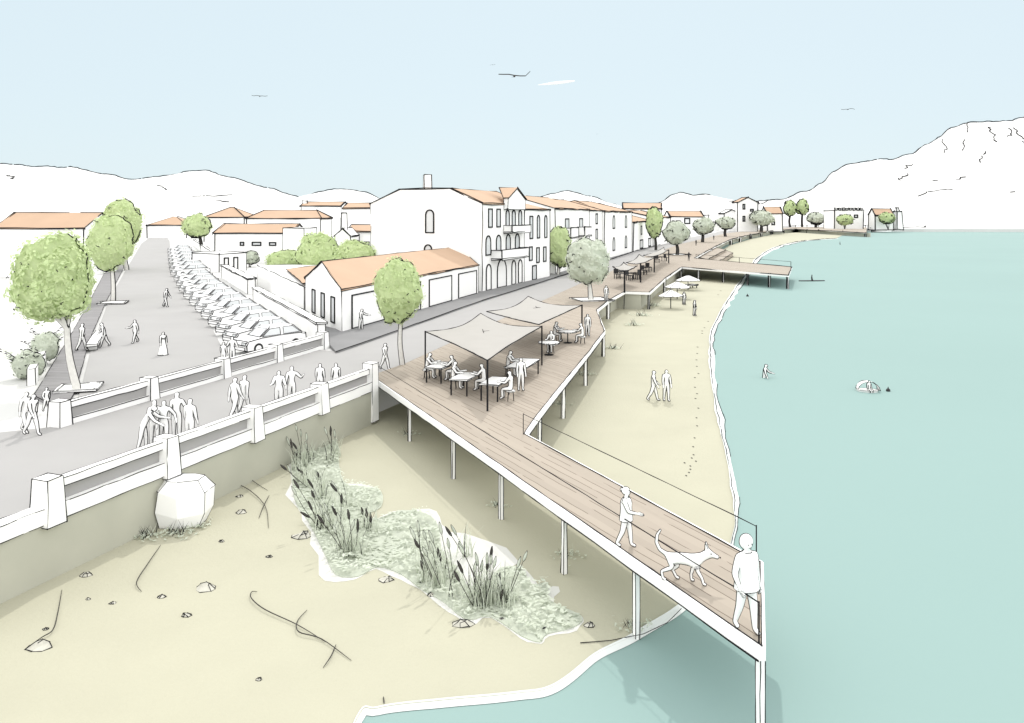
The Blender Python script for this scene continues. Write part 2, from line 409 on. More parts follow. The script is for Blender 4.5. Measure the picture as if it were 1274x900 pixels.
tag(obj('gate_pillar', q, [WHITE, INK], origin=(p.x, p.y, 0)), 'tall white corner pillar where the parapet meets the boardwalk', 'pillar')
# buttress
p = nearwall(26.4, .72); q = MB()
ring_ = []; 
for z, s in ((0.0, .80), (.45, 1.0), (1.1, 1.0), (1.46, .68)):
    for k in range(7):
        th = 2 * PI * k / 7 + .35 + .12 * math.sin(k * 3 + z); ring_.append((p.x + math.cos(th) * s * (.9 + .16 * math.sin(k * 2.3 + z * .8)), p.y + math.sin(th) * s * .85 * (.95 + .14 * math.cos(k * 1.7 + z)), z + (.10 * math.sin(k * 2.1) if .2 < z < 1.4 else 0)))
q.add(ring_, [[j * 7 + k, j * 7 + (k + 1) % 7, (j + 1) * 7 + (k + 1) % 7, (j + 1) * 7 + k] for j in range(3) for k in range(7)] + [list(range(21, 28))]).edges(.011, 30, skip=.22)
tag(obj('rock_buttress', q, [WHITE, INK], origin=(p.x, p.y, 0)), 'chunky white rock pier standing against the wall below the parapet', 'buttress')

# main deck
deck_t = thing('boardwalk_deck', 'long timber boardwalk on white piles from the bridge out over the water', 'boardwalk', tuple(P(466, 470, 0)))
poly = [DE_NEAR[0], DE_NEAR[1]] + DE_SEA + [PIER[1], PIER[2]] + DE_FAR + DT[::-1]
dm = MB().prism([(v.x, v.y) for v in poly], ZD - .06, ZD, 0, 1)  # white underside added to bounce light into the shade below the deck
obj('boards', dm, [DECK, WHITE], deck_t)
def fascia(pts, r0, name='fascia'):
    m_ = MB()
    for u, v in zip(pts[:-1], pts[1:]):
        d = (v - u); d.z = 0
        if d.length < .01: continue
        d.normalize(); n = Vector((-d.y, d.x, 0)); e = .04
        c = [u + n * .002, v + n * .002, v + n * .07, u + n * .07]
        m_.prism([(x.x, x.y) for x in c], ZD - .26, ZD + .012)
        rr = ir((u.y + v.y) / 2, r0)
        for zz, o in ((ZD + .012, .0), (ZD - .26, .07)):
            if o and u.y > 60: continue
            m_.line([u + n * o + Vector((0, 0, zz - u.z)), v + n * o + Vector((0, 0, zz - v.z))], rr, 1, .6)
    return obj(name, m_, [WHITE, INK], deck_t)
fascia(DE_NEAR[::-1], .0007); fascia([DE_SEA[0], DE_NEAR[1]][::1], .0007)
fascia(DE_SEA[::-1], .0007); fascia(PIER[:3][::-1], .0007); fascia([PIER[2], PIER[3]][::-1], .0006); fascia(DE_FAR[::-1], .0006)
def pile(x, y, w, z0=-.5):
    q = P(x, y, ZD); r = ir(q.y, .00065)
    m_ = MB().box((q.x, q.y, z0), (w, w, ZD - .062 - z0), .4)
    m_.edges(r, 40, skip=0, only=lambda a, b: abs(a.z - b.z) > .3)
    obj('pile', m_, [WHITE, INK], deck_t)
for x, y in ((507.5, 499), (562, 537), (621.5, 578), (700, 633), (789.5, 695), (944, 801)):
    pile(x + 2, y - 2.2, .12)
for x, y in ((751.5, 411.5), (729, 441), (701.5, 474), (672, 511)): pile(x - 1, y - .5, .15)
for x, y in ((757, 373.5), (777, 363), (807.5, 363.5), (827, 347), (847.5, 333)): pile(x - .4, y - .3, .2)
for x, y in ((869, 334), (900, 336.2), (930, 338.4), (957, 340.4), (980, 342)): pile(x, y - .2, .18)
for x, y in ((884, 310), (909, 298), (921, 295), (934, 291.8), (947, 289.6), (960, 287.4), (975, 286.2), (990, 285.2), (1004, 285.9), (1018, 286.6), (1034, 287.5), (1050, 288.3), (1066, 289.1), (1077, 289.8)): pile(x, y - .05, .55)
# pale wall set back beneath the promenade edge
def setback(pts, d, label):
    off = []
    for i, p in enumerate(pts):
        t = (pts[min(i + 1, len(pts) - 1)] - pts[max(i - 1, 0)]); t.z = 0; t.normalize(); off.append(p + Vector((-t.y, t.x, 0)) * d)
    off2 = []
    for i, p in enumerate(pts):
        t = (pts[min(i + 1, len(pts) - 1)] - pts[max(i - 1, 0)]); t.z = 0; t.normalize(); off2.append(p + Vector((-t.y, t.x, 0)) * (d + .4))
    m_ = MB().prism([p.xy for p in off] + [p.xy for p in off2[::-1]], -.5, ZD - .07)
    tag(obj('promenade_wall', m_, WALLM, origin=(off[0].x, off[0].y, -.5)), label, 'wall')
zz = [P(x, y, ZD) for x, y in ((742, 386), (757, 374), (777, 363), (808, 364), (827, 347), (848, 332.5), (858, 326))]
setback(zz, .9, 'grey wall under the zigzag promenade edge behind the parasols')
setback(DE_FAR[1:6], 1.5, 'long grey wall under the far curve of the promenade')
setback(DE_FAR[5:], 1.5, 'grey wall under the seaward end of the far promenade')
# railings
def railing(label, pts, hs, posts, r):
    t = thing('wire_railing', label, 'railing', tuple(pts[0]))
    obj('rail', MB().line([p + Vector((0, 0, h)) for p, h in zip(pts, hs)], r, 0, .5, seg=.7), INK, t)
    for p, h in posts: obj('post', MB().tube([p + Vector((0, 0, -.02)), p + Vector((0, 0, h + .02))], r * 1.25, 6), INK, t)
a, b = DE_NEAR[0] + Vector((.1, .05, 0)), DE_NEAR[1] + Vector((-.02, .12, 0))
railing('thin black handrail along the edge of the boardwalk facing the reeds', [a.lerp(b, k / 6) for k in range(7)], [.62, .66, .68, .70, .72, .75, .78], [(a, .62), (b, .78)], .013)
a, b = P(651, 540, ZD) + Vector((0, -.08, 0)), P(941, 698, ZD)
railing('thin black handrail along the edge of the boardwalk facing the sea', [a.lerp(b, k / 6) for k in range(7)], [.76, .77, .78, .79, .80, .81, .82], [(a, .76), (b, .82)], .012)
a, b = P(866, 322.5, ZD), P(984, 333, ZD)
railing('thin black rail on the far side of the small pier', [a.lerp(b, k / 5) for k in range(6)], [.9] * 6, [(a.lerp(b, k / 2), .9) for k in range(3)], .035)
a, b = DE_FAR[5], DE_FAR[7]
railing('row of short black rail posts at the far end of the promenade', [P(985, 283, ZD), P(1078, 283.4, ZD)], [1.5, 1.5], [(P(x, 283.2, ZD), 1.7) for x in (990, 1004, 1018, 1032, 1046, 1062, 1077)], .17)
# sunken beach steps beside the pier
t = thing('beach_platform', 'angular timber steps going down to the beach behind the pier', 'steps', tuple(P(885, 320, 0)))
for k, (pts, z) in enumerate(((((866, 319.5), (890, 308), (903, 311), (880, 323)), 1.4), (((882, 323), (903, 311.5), (912, 315), (893, 326)), .9))):
    m_ = MB().prism([P(x, y, z).xy for x, y in pts], 0, z).edges(.07, 40, skip=.05)
    obj('step', m_, [DECK, INK], t)

# ================================================================== CANOPIES
def canopy(label, corners, bases, r, cat='shade sail', ztop=2.15, sag=.35, group='shade sails over the cafe terrace', seam=True):
    c = [Vector((x, y, ZD + ztop)) for x, y in corners]
    mid = sum(c, Vector()) / 4
    t = thing('shade_sail', label, cat, (mid.x, mid.y, ZD), group)
    n = 14; vs = []
    L = (c[0] - c[2]).length
    def pt(u, v):
        p = c[0] * (1 - u) * (1 - v) + c[1] * u * (1 - v) + c[2] * u * v + c[3] * (1 - u) * v
        eu, ev = 4 * u * (1 - u), 4 * v * (1 - v)
        pull = (mid - p); pull.z = 0
        k = .16 * (max(abs(2 * u - 1), abs(2 * v - 1)) ** 3) * max(eu * (abs(2 * v - 1) ** 2), ev * (abs(2 * u - 1) ** 2))
        p = p + pull * k
        p.z += -sag * max(eu * abs(2 * v - 1) ** 1.5, ev * abs(2 * u - 1) ** 1.5) * .55 + sag * .12 * eu * ev + .25 * (ztop - 1.8) * 0
        return p
    for j in range(n + 1):
        for i in range(n + 1): vs.append(pt(i / n, j / n))
    m_ = MB().add(vs, [[j * (n + 1) + i, j * (n + 1) + i + 1, (j + 1) * (n + 1) + i + 1, (j + 1) * (n + 1) + i] for j in range(n) for i in range(n)])
    m_.add([v - Vector((0, 0, .03)) for v in vs], [[j * (n + 1) + i, (j + 1) * (n + 1) + i, (j + 1) * (n + 1) + i + 1, j * (n + 1) + i + 1] for j in range(n) for i in range(n)])
    for e in ([(i / n, 0) for i in range(n + 1)], [(1, i / n) for i in range(n + 1)], [(i / n, 1) for i in range(n + 1)], [(0, i / n) for i in range(n + 1)]):
        m_.line([pt(*q) + Vector((0, 0, .01)) for q in e], r, 1, .5, seg=1)
    if seam:
        a = pt(.52, .46); m_.line([pt(.47, .5), a, pt(.56, .43)], r * .7, 1, .5); m_.line([a, pt(.56, .52)], r * .7, 1, .5)
    sl = obj('sail', m_, [CLOTH, INK], t, smooth=True)
    # white hem along the two near edges
    hm = MB()
    for b in bases:
        x, y = c[b].x, c[b].y
        obj('pole', MB().tube([(x, y, ZD - .02), (x, y, ZD + ztop + .04)], r * 1.7, 8), INK, t)
    return t
g1 = [(-4.5, 41.7), (-1.02, 33.4), (1.62, 43.6), (-1.93, 49.5)]
canopy('large greige shade sail nearest the boardwalk arm, over the white tables', g1, [0, 1, 2], .024, ztop=2.1)
g2 = [(1.50, 44.4), (4.7, 54.0), (1.2, 59.8), (-1.6, 50.4)]
canopy('greige shade sail behind the nearest one, over the round tables', g2, [1], .030, ztop=2.1)
def can_px(label, pts, bases, z=2.3):
    canopy(label, [P(x, y, ZD).xy for x, y in pts], bases, .055, ztop=z, sag=.4, seam=False, group='small shade sails along the promenade')
def tp(x, y, z=2.3):   # ground pixel below a sail corner seen at x, y
    Y = F_ * (H - ZD - z) / (y - YH); return (CX + (x - CX), YH + F_ * (H - ZD) / Y)
can_px('small shade sail right behind the olive tree on the promenade', [tp(762, 332), tp(777, 337), tp(793, 331), tp(776, 327)], [1])
can_px('small shade sail in the middle of the row of three', [tp(779, 327), tp(797, 328), tp(815, 320), tp(795, 317)], [1])
can_px('small shade sail farthest along, in front of the slim green tree', [tp(800, 318), tp(814, 319), tp(832, 311), tp(826, 308)], [1, 2])

# ================================================================== FURNITURE
def long_table(label, x, y, rz, L=1.9, W=.9):
    t = thing('cafe_table', label, 'table', (x, y, ZD), 'white tables under the big shade sail')
    M = Matrix.Translation((x, y, ZD)) @ Matrix.Rotation(rz, 4, 'Z')
    obj('table_top', MB().box((0, 0, .70), (L, W, .05)).edges(.018, 40, skip=0).xf(M), [WHITE, INK], t)
    for sx in (-1, 1):
        for sy in (-1, 1): obj('leg', MB().box((sx * (L / 2 - .07), sy * (W / 2 - .07), 0), (.055, .055, .699)).xf(M), INK, t)
TA = math.atan2(.95, .31)
TABS = [('white table at the left pole of the big shade sail', -3.55, 39.7), ('white table between the left pole and the front pole of the sail', -2.15, 37.0), ('white table right behind the front pole of the sail', -.75, 35.9), ('long white table beneath the right side of the big sail', .55, 40.2)]
for i, (l, x, y) in enumerate(TABS): long_table(l, x, y, TA, 2.6 if i == 3 else 1.7, 1.0 if i == 3 else .9)
def round_table(label, x, y, r=.6, dark=False, group='round tables on the terrace'):
    t = thing('round_table', label, 'table', (x, y, ZD), group)
    m_ = MB().tube([(x, y, ZD + .70), (x, y, ZD + .745)], r, 18); m_.edges(.02 if y < 60 else .05, 40, skip=0)
    obj('table_top', m_, [WHITE if not dark else DARK, INK], t)
    obj('pedestal', MB().tube([(x, y, ZD), (x, y, ZD + .698)], .035 if y < 60 else .06, 8), INK, t)
    obj('foot', MB().tube([(x, y, ZD), (x, y, ZD + .03)], .28, 12), INK, t)
round_table('round white table nearer of two beneath the second shade sail', 2.15, 46.8, .62)
round_table('round white table farther of two beneath the second shade sail', 3.55, 51.2, .60)
def stool(x, y, label, z=ZD):
    t = thing('stool', label, 'stool', (x, y, z), 'stools at the terrace tables')
    obj('seat', MB().tube([(x, y, z + .40), (x, y, z + .45)], .2, 12).edges(.012, 40, skip=0), [WHITE, INK], t)
    for k in range(4):
        th = PI / 4 + k * PI / 2; obj('leg', MB().tube([(x + math.cos(th) * .19, y + math.sin(th) * .19, z), (x + math.cos(th) * .14, y + math.sin(th) * .14, z + .405)], .017, 5), INK, t)

# dark far tables and chairs under the small sails
def chair_proto(label):
    t = thing('cafe_chair', label, 'chair', (0, 0, 0), 'dark chairs under the small sails')
    obj('seat', MB().box((0, 0, .42), (.5, .5, .06)), DARK, t); obj('backrest', MB().box((0, .24, .5), (.5, .06, .45)), DARK, t)
    for sx in (-1, 1):
        for sy in (-1, 1): obj('leg', MB().box((sx * .2, sy * .2, 0), (.06, .06, .419)), DARK, t)
    return t
chp = None
CH = [('dark cafe chair beside the pole of the nearest small sail', 768, 347, .4), ('dark cafe chair facing the first dark table', 774, 346.5, -1.8), ('dark cafe chair left of the standing dark table', 783, 349, .9), ('dark cafe chair right of the standing dark table', 792, 348, -2.2),
      ('dark cafe chair under the middle small sail', 801, 342, .5), ('dark cafe chair beyond the middle sail pole', 807, 338, 2.4), ('dark cafe chair left under the farthest small sail', 818, 327, .3), ('dark cafe chair right under the farthest small sail', 829, 325, 2.0)]
for l, x, y, a in CH:
    p = P(x, y, ZD)
    if chp is None: chp = chair_proto(l); chp.location = p; chp.rotation_euler = (0, 0, a); chp.scale = (1.35,) * 3
    else: dup(chp, p, a, l, None, 1.35)
for l, x, y in (('dark round table beneath the nearest small sail', 771, 345), ('dark round table standing alone on the promenade boards', 787.5, 347), ('dark round table beneath the middle small sail', 803.5, 339), ('dark round table beneath the farthest small sail', 823.5, 325)):
    p = P(x, y, ZD); round_table(l, p.x, p.y, .75, True, 'dark round tables under the small sails')

# parasols and lounger on the beach
def parasol(label, x, y, h, rad):
    p = P(x, y, 0); t = thing('beach_parasol', label, 'parasol', tuple(p), 'white parasols on the beach')
    obj('pole', MB().tube([p - Vector((0, 0, .1)), p + Vector((0, 0, h))], .05, 6), INK, t)
    m_ = MB(); n = 8; vs = [p + Vector((0, 0, h + .12))] + [p + Vector((math.cos(2 * PI * k / n) * rad, math.sin(2 * PI * k / n) * rad, h - .62)) for k in range(n)]
    m_.add(vs, [[0, 1 + k, 1 + (k + 1) % n] for k in range(n)]); m_.edges(.045, 60, skip=0); 
    for k in (5, 6, 7): m_.line([vs[0], vs[1 + k]], .03, 1, .3)
    obj('canopy', m_, [WHITE, INK], t)
parasol('white beach parasol nearest the standing bather, lowest of three', 834.5, 384, 1.95, 1.35)
parasol('white beach parasol in the middle of the three', 842.5, 372, 2.0, 1.6)
parasol('white beach parasol farthest back, beside the lounger', 856, 361, 1.9, 1.7)
p = P(859, 358.5, 0); t = thing('sun_lounger', 'white square sun lounger lying beside the farthest parasol', 'lounger', tuple(p))
M = Matrix.Translation(p) @ Matrix.Rotation(.5, 4, 'Z')
obj('mattress', MB().add([(-.9, -.5, .35), (.9, -.5, .35), (.9, .5, .35), (-.9, .5, .35), (-.9, -.5, .5), (.9, -.5, .5), (.9, .5, .5), (-.9, .5, .5)], [[3, 2, 1, 0], [4, 5, 6, 7], [0, 1, 5, 4], [1, 2, 6, 5], [2, 3, 7, 6], [3, 0, 4, 7]]).edges(.06, 40, skip=0).xf(M), [WHITE, INK], t)
for sx in (-1, 1):
    for sy in (-1, 1): obj('leg', MB().box((sx * .75, sy * .4, 0), (.09, .09, .349)).xf(M), INK, t)

# bench and tree pits on the left pavement
p0, p1 = P(112, 441), P(127, 417); d = (p1 - p0).normalized(); c = (p0 + p1) / 2
t = thing('street_bench', 'white block bench beside the plank pavement at the street edge', 'bench', tuple(c))
obj('seat', MB().box((c.x, c.y, ZR + .3), (.62, (p1 - p0).length * .75, .14), math.atan2(d.y, d.x) - PI / 2).edges(.025, skip=0), [WHITE, INK], t)
for k in (-1, 1):
    q = c + d * k * (p1 - p0).length * .3
    obj('leg', MB().box((q.x, q.y, ZR + .002), (.55, .25, .297), math.atan2(d.y, d.x) - PI / 2).edges(.02, skip=0), [WHITE, INK], t)
def tree_pit(label, px, w, z, rz=0.3, r=None):
    p = P(*px, z); rr = r or ir(p.y, .0007)
    m_ = MB()
    for k in range(4):
        a = rz + k * PI / 2; m_.box((p.x + math.cos(a) * w, p.y + math.sin(a) * w, z + .004), (.12, w * 2 + .12 if k % 2 else w * 2 - .12, .07), a)
    m_.box((p.x, p.y, z + .002), (w * 1.85, w * 1.85, .03), rz)
    m_.edges(rr * .55, 40, skip=.1)
    tag(obj('tree_pit', m_, [WHITE, INK], origin=tuple(p)), label, 'tree pit', 'square tree pits')
tree_pit('white square tree pit beneath the big round tree by the bridge', (98, 483), .85, ZR + .06)
tree_pit('white square tree pit beneath the second street tree', (141, 377), 1.1, ZR + .06)
tree_pit('white square tree pit beneath the large olive tree on the deck', (736, 373), 1.6, ZD)
tree_pit('square tree pit beneath the small olive tree beyond the sails', (842.5, 317), 2.0, ZD)
# retaining edge of the planted bed at far left
a, b, c = P(44, 478), P(70, 430), P(20, 466)
m_ = MB(); d = (b - a).normalized(); n = Vector((-d.y, d.x, 0))
m_.prism([(a).xy, b.xy, (b + n * .35).xy, (a + n * .35).xy], 1.7, ZR + .75); m_.edges(.02, skip=.05)
tag(obj('garden_wall', m_, [WHITE, INK], origin=tuple(a)), 'low white wall between the plank pavement and the planted bed', 'wall')

# ================================================================== BUILDINGS
def arch(w, h, n=8):
    r = w / 2
    return [(-r, 0), (r, 0)] + [(r * math.cos(PI * k / n), h - r + r * math.sin(PI * k / n)) for k in range(n + 1)]
def rect(w, h): return [(-w / 2, 0), (w / 2, 0), (w / 2, h), (-w / 2, h)]
class House:
    def __init__(s, name, label, A, B, C, D, h, cat='house', z0=ZL, group=None):
        s.c = [Vector((v[0], v[1], 0)) for v in (A, B, C, D)]; s.h = h; s.z0 = z0
        s.t = thing(name, label, cat, (A[0], A[1], z0), group)
        s.Y = sum(v.y for v in s.c) / 4; s.r = ir(s.c[0].y, .00068)
    def walls(s, gable=None, rise=0, top=None, mt=WHITE):
        m_ = MB(); z0, z1 = s.z0 - .3, s.z0 + s.h; c = s.c
        lo = [Vector((v.x, v.y, z0)) for v in c]; hi = [Vector((v.x, v.y, z1)) for v in c]
        m_.add(lo + hi, [[0, 1, 5, 4], [2, 3, 7, 6]])
        if gable == 'AB':       # ridge parallel to AB: gables on AD and BC
            for (i, j) in ((3, 0), (1, 2)):
                if top:         # clipped gable
                    a, b = hi[i].lerp(hi[j], .5 - top / 2), hi[i].lerp(hi[j], .5 + top / 2); a.z = b.z = z1 + rise
                    m_.add([lo[i], lo[j], hi[j], b, a, hi[i]], [[0, 1, 2, 3, 4, 5]])
                else:
                    a = (hi[i] + hi[j]) / 2; a.z = z1 + rise; m_.add([lo[i], lo[j], hi[j], a, hi[i]], [[0, 1, 2, 3, 4]])
        elif gable == 'AD':
            m_.F = []; m_.M = []; m_.V = []
            for (i, j) in ((0, 1), (2, 3)):
                a = (hi[i] + hi[j]) / 2; a.z = z1 + rise; m_.add([lo[i], lo[j], hi[j], a, hi[i]], [[0, 1, 2, 3, 4]])
            m_.add(lo + hi, [[1, 2, 6, 5], [3, 0, 4, 7]])
        else:
            m_.add(lo + hi, [[1, 2, 6, 5], [3, 0, 4, 7], [4, 5, 6, 7]])
        m_.edges(s.r, 25, skip=.06)
        s.w = obj('wall', m_, [mt, INK], s.t); return s
    def roof(s, kind, rise, over=.25, top=None, mt=ROOF, hipl=None):
        z1 = s.z0 + s.h + .03; c = s.c; mid = sum(c, Vector()) / 4
        e = [v + (v - mid).normalized() * over for v in c]; e = [Vector((v.x, v.y, z1)) for v in e]
        m_ = MB(); up = Vector((0, 0, rise))
        if kind == 'AB':
            if top:
                a1, a2 = e[0].lerp(e[3], .5 - top / 2) + up, e[0].lerp(e[3], .5 + top / 2) + up
                b1, b2 = e[1].lerp(e[2], .5 - top / 2) + up, e[1].lerp(e[2], .5 + top / 2) + up
                vs = e + [a1, a2, b1, b2]; fs = [[0, 1, 6, 4], [2, 3, 5, 7], [4, 6, 7, 5]]
            else:
                vs = e + [(e[0] + e[3]) / 2 + up, (e[1] + e[2]) / 2 + up]; fs = [[0, 1, 5, 4], [2, 3, 4, 5]]
        elif kind == 'AD':
            vs = e + [(e[0] + e[1]) / 2 + up, (e[2] + e[3]) / 2 + up]; fs = [[1, 2, 5, 4], [3, 0, 4, 5]]
        else:   # hip
            k = hipl if hipl is not None else min(.45, .5 * (e[0] - e[3]).length / (e[0] - e[1]).length)
            a, b = (e[0] + e[3]) / 2, (e[1] + e[2]) / 2
            vs = e + [a.lerp(b, k) + up, b.lerp(a, k) + up]; fs = [[0, 1, 5, 4], [1, 2, 5], [2, 3, 4, 5], [3, 0, 4]]
        th = .12
        m_.add(vs, fs); n = len(vs)
        m_.add([Vector(v) - Vector((0, 0, .0)) for v in e] + [v - Vector((0, 0, th)) for v in e], {'AB': [[0, 4, 5, 1], [2, 6, 7, 3]], 'AD': [[1, 5, 6, 2], [3, 7, 4, 0]]}.get(kind, [[0, 4, 5, 1], [1, 5, 6, 2], [2, 6, 7, 3], [3, 7, 4, 0], [4, 7, 6, 5]]))
        m_.edges(s.r, 12, skip=.06)
        s.rf = obj('roof', m_, [mt, INK], s.t); return s
    def face(s, i):
        a, b = s.c[i], s.c[(i + 1) % 4]; u = (b - a); L = u.length; u.normalize(); n = Vector((u.y, -u.x, 0))
        return Vector((a.x, a.y, s.z0)), u, n, L
    def win(s, i, x, z, w, h, kind='rect', name='window', label=None):
        O, u, n, L = s.face(i); O = O + u * x + Vector((0, 0, z)); f = max(.05, s.r * 2.3)
        po = arch(w, h) if kind == 'arch' else rect(w, h)
        pi_ = [(a[0] * (1 - 2 * f / w), f + a[1] * (1 - 2 * f / h)) for a in po]
        fr = obj(name, MB().ring(O, u, n, po, pi_, -.03, .09), INK, s.t)
        obj('pane' if name == 'window' else 'leaf', MB().uvn(O, u, n, pi_, -.05, .02), PANE if name == 'window' else WHITE, fr)
        if label: fr['label'] = label
    def balcony(s, i, x, z, w, hgt=.9, dep=.9):
        O, u, n, L = s.face(i); O = O + u * x + Vector((0, 0, z))
        m_ = MB().uvn(O, u, n, [(-w / 2, 0), (w / 2, 0), (w / 2, .15), (-w / 2, .15)], .003, dep)
        m_.uvn(O, u, n, [(-w / 2, .15), (w / 2, .15), (w / 2, hgt), (-w / 2, hgt)], dep - .1, dep)
        m_.uvn(O, u, n, [(-w / 2, .15), (-w / 2 + .1, .15), (-w / 2 + .1, hgt), (-w / 2, hgt)], .003, dep - .1)
        m_.uvn(O, u, n, [(w / 2 - .1, .15), (w / 2, .15), (w / 2, hgt), (w / 2 - .1, hgt)], .003, dep - .1)
        m_.edges(s.r * .9, 40, skip=.02); obj('balcony', m_, [WHITE, INK], s.t)
    def chimney(s, x, y, z0, h, w, cap=True):
        m_ = MB().box((x, y, z0), (w, w * .8, h), .3, 0, .85); m_.edges(s.r, 40, skip=0); obj('chimney', m_, [WHITE, INK], s.rf if hasattr(s, 'rf') else s.t)

def perp(A, B, D):
    d = (B - A); d.z = 0; d.normalize(); n = Vector((-d.y, d.x, 0)) * D
    return A, B, B + n, A + n
# low shed building at the street corner
g = P(380, 385); gl = Vector((-17.1, 66.6, ZR)); off = gl - B1A
h1 = House('low_building', 'long low white building with orange gable roof behind the street tree', B1A, B1B, B1B + off, gl, 3.1, 'building').walls('AB', 1.6).roof('AB', 1.62, .12)
for x, w in ((4.2, 5.6), (11, 5.6), (18.5, 5.6), (25.8, 5.4)): h1.win(0, x, .15, w, 2.45, name='door', label='wide shopfront bay with white shutter')
for x in (2.4, 5.6, 8.8): h1.win(3, 12.03 - x, .5, 1.15, 1.9)
anx = House('annex', 'flat roofed white annex left of the low gabled building', gl + Vector((-.2, .4, 0)), Vector((-9.0, 92, 0)), Vector((-20, 99, 0)), Vector((-30.3, 95.6, 0)), 2.3, 'building').walls()
a = gl + Vector((-.4, .8, 2.45)); b = Q(356, 335, 86); c = Vector((-14.4, 61.3, 0)); c = Vector((-12.6, 72, 6.2)); d_ = Vector((-9.5, 84, 6.0))
m_ = MB().add([a, b, d_, c], [[0, 1, 2], [0, 2, 3], [2, 1, 0], [3, 2, 0]]).edges(anx.r, 60, skip=0); obj('roof', m_, [ROOF, INK], anx.t)

# big three-storey house
A = P(600, 364); B = P(652, 352); A_, B_, C_, D_ = perp(A, B, 13.6)
h2 = House('tall_house', 'tallest white house with arched balcony front and chimney on its blank gable', A_, B_, C_, D_, 9.55, 'house').walls('AB', 1.55, .46).roof('AB', 1.6, .1, .46)
L2 = (B - A).length
for x, w in ((1.7, 1.5), (5.6, 2.9), (9.4, 1.4), (11.6, 1.4)): h2.win(0, x, .1, w, 2.9 if w < 2 else 3.3, 'arch', 'door')
for x in (1.6, 4.6, 7.6, 10.6): h2.win(0, x, 3.9, 1.5, 2.2, 'arch')
for x in (2.2, 4.6): h2.win(0, x, 6.9, 1.2, 2.1)
for x in (7.4, 9.4, 11.6): h2.win(0, x, 6.9, 1.2, 2.0, 'arch')
h2.balcony(0, 6.8, 3.35, 8.6, 1.1, 1.3); h2.balcony(0, 9.3, 6.2, 6.2, .9, 1.1)
h2.win(3, 7.4, 6.3, 1.1, 2.6, 'arch'); h2.win(3, 7.2, 2.9, 1.0, 2.2, 'arch')
cc = (A_ + D_) / 2 + (B_ - A_).normalized() * .7; h2.chimney(cc.x, cc.y, ZL + 11.0, 1.7, .9)
# little gabled dormer bay over the facade
O, u, n, L = h2.face(0); m_ = MB(); o = O + u * 9.2
m_.uvn(o, u, n, [(-2.9, 8.95), (2.9, 8.95), (2.9, 10.2), (0, 11.4), (-2.9, 10.2)], .01, .5).edges(h2.r, 40, skip=0); obj('gable', m_, [WHITE, INK], h2.t)
m_ = MB(); z = Vector((0, 0, 1)); pk = o + z * 11.5; le = o - u * 3.1 + z * 10.2; re = o + u * 3.1 + z * 10.2
m_.add([le + n * .6, pk + n * .6, pk - n * 1.7, le - n * .05, re + n * .6, re - n * .05], [[0, 1, 2, 3], [1, 4, 5, 2], [3, 2, 1, 0], [2, 5, 4, 1]]).edges(h2.r, 60, skip=0); obj('roof', m_, [ROOF, INK], h2.t)
A3 = B_ + (B_ - A_).normalized() * .05; B3 = P(684, 345)
h3 = House('town_house', 'narrow white house with two tall arched windows right of the tallest', *perp(A3, B3, 13), 9.0, 'house').walls('AB', 1.5).roof('AB', 1.5, .1)
L3 = (B3 - A3).length
for x, z, w, hh, k in ((2.4, 5.3, 1.2, 2.9, 'rect'), (5, 5.3, 1.1, 3, 'arch'), (7.8, 5.3, 1.1, 3, 'arch'), (2.2, 2.6, 1.2, 1.8, 'rect'), (4.8, 2.2, 1.2, 2, 'rect'), (7.4, 2.2, 1.2, 2, 'rect'), (3.5, .1, 1.6, 1.9, 'rect')):
    if x < L3 - .6: h3.win(0, x, z, w, hh, k)
# the row beyond the gap
A4 = P(691, 341.5); B4 = P(733, 329)
h4 = House('town_house', 'wide white house with two balconies behind the large olive tree', *perp(A4, B4, 14), 9.2, 'house').walls('AB', 2).roof('AB', 2, .15)
L4 = (B4 - A4).length
for x in (L4 * .3, L4 * .72): h4.win(0, x, 5.6, 2.6, 2.2); h4.balcony(0, x, 4.9, 5.2, 1.5, 1.2)
for x in (L4 * .3, L4 * .72): h4.win(0, x, 1.2, 2, 2.4)
B5 = P(749, 324.5)
h5 = House('town_house', 'narrow white house with windows one above another, left of a chimney', *perp(B4 + (B5 - B4).normalized() * .06, B5, 14), 9.1, 'house').walls('AB', 1.9).roof('AB', 1.9, .15)
for z in (1.2, 4, 6.7): h5.win(0, (B5 - B4).length * .55, z, 1.8, 1.9)
A6, B6 = P(752, 323.3), P(786, 314.2)
h6 = House('town_house', 'white house with four arched windows left of the slim green tree', *perp(A6, B6, 15), 9.0, 'house').walls('AB', 2).roof('hip', 2.1, .2)
L6 = (B6 - A6).length
for x in (L6 * .3, L6 * .75):
    for z in (1.3, 5.6): h6.win(0, x, z, 2.4, 2.7, 'arch')
A7, B7 = P(788, 313.6), P(812, 307)
h7 = House('town_house', 'lower white house directly behind the slim green tree', *perp(A7, B7, 15), 6.7, 'house').walls('AB', 2).roof('AB', 1.9, .2)
for x in (12, 26): h7.win(0, x, 3.6, 2, 2.2); h7.win(0, x, .3, 5, 2.2)
A8, B8 = P(815, 306.5), P(834, 302)
h8 = House('town_house', 'white house with small chimney right of the slim green tree', *perp(A8, B8, 18), 7.6, 'house').walls('AB', 2).roof('AB', 2, .2)
h8.win(0, 10, 3.6, 2.4, 2.4); h8.win(0, 28, 3.6, 2.4, 2.4)
A8b = P(776, 307)
h9 = House('town_house', 'long roofed white house behind the row, its orange ridge just showing', Q(775, 300, 255), Q(823, 300, 262), Q(823, 300, 280), Q(775, 300, 273), 10.3, 'house').walls('AB', 2).roof('AB', 2, .2)

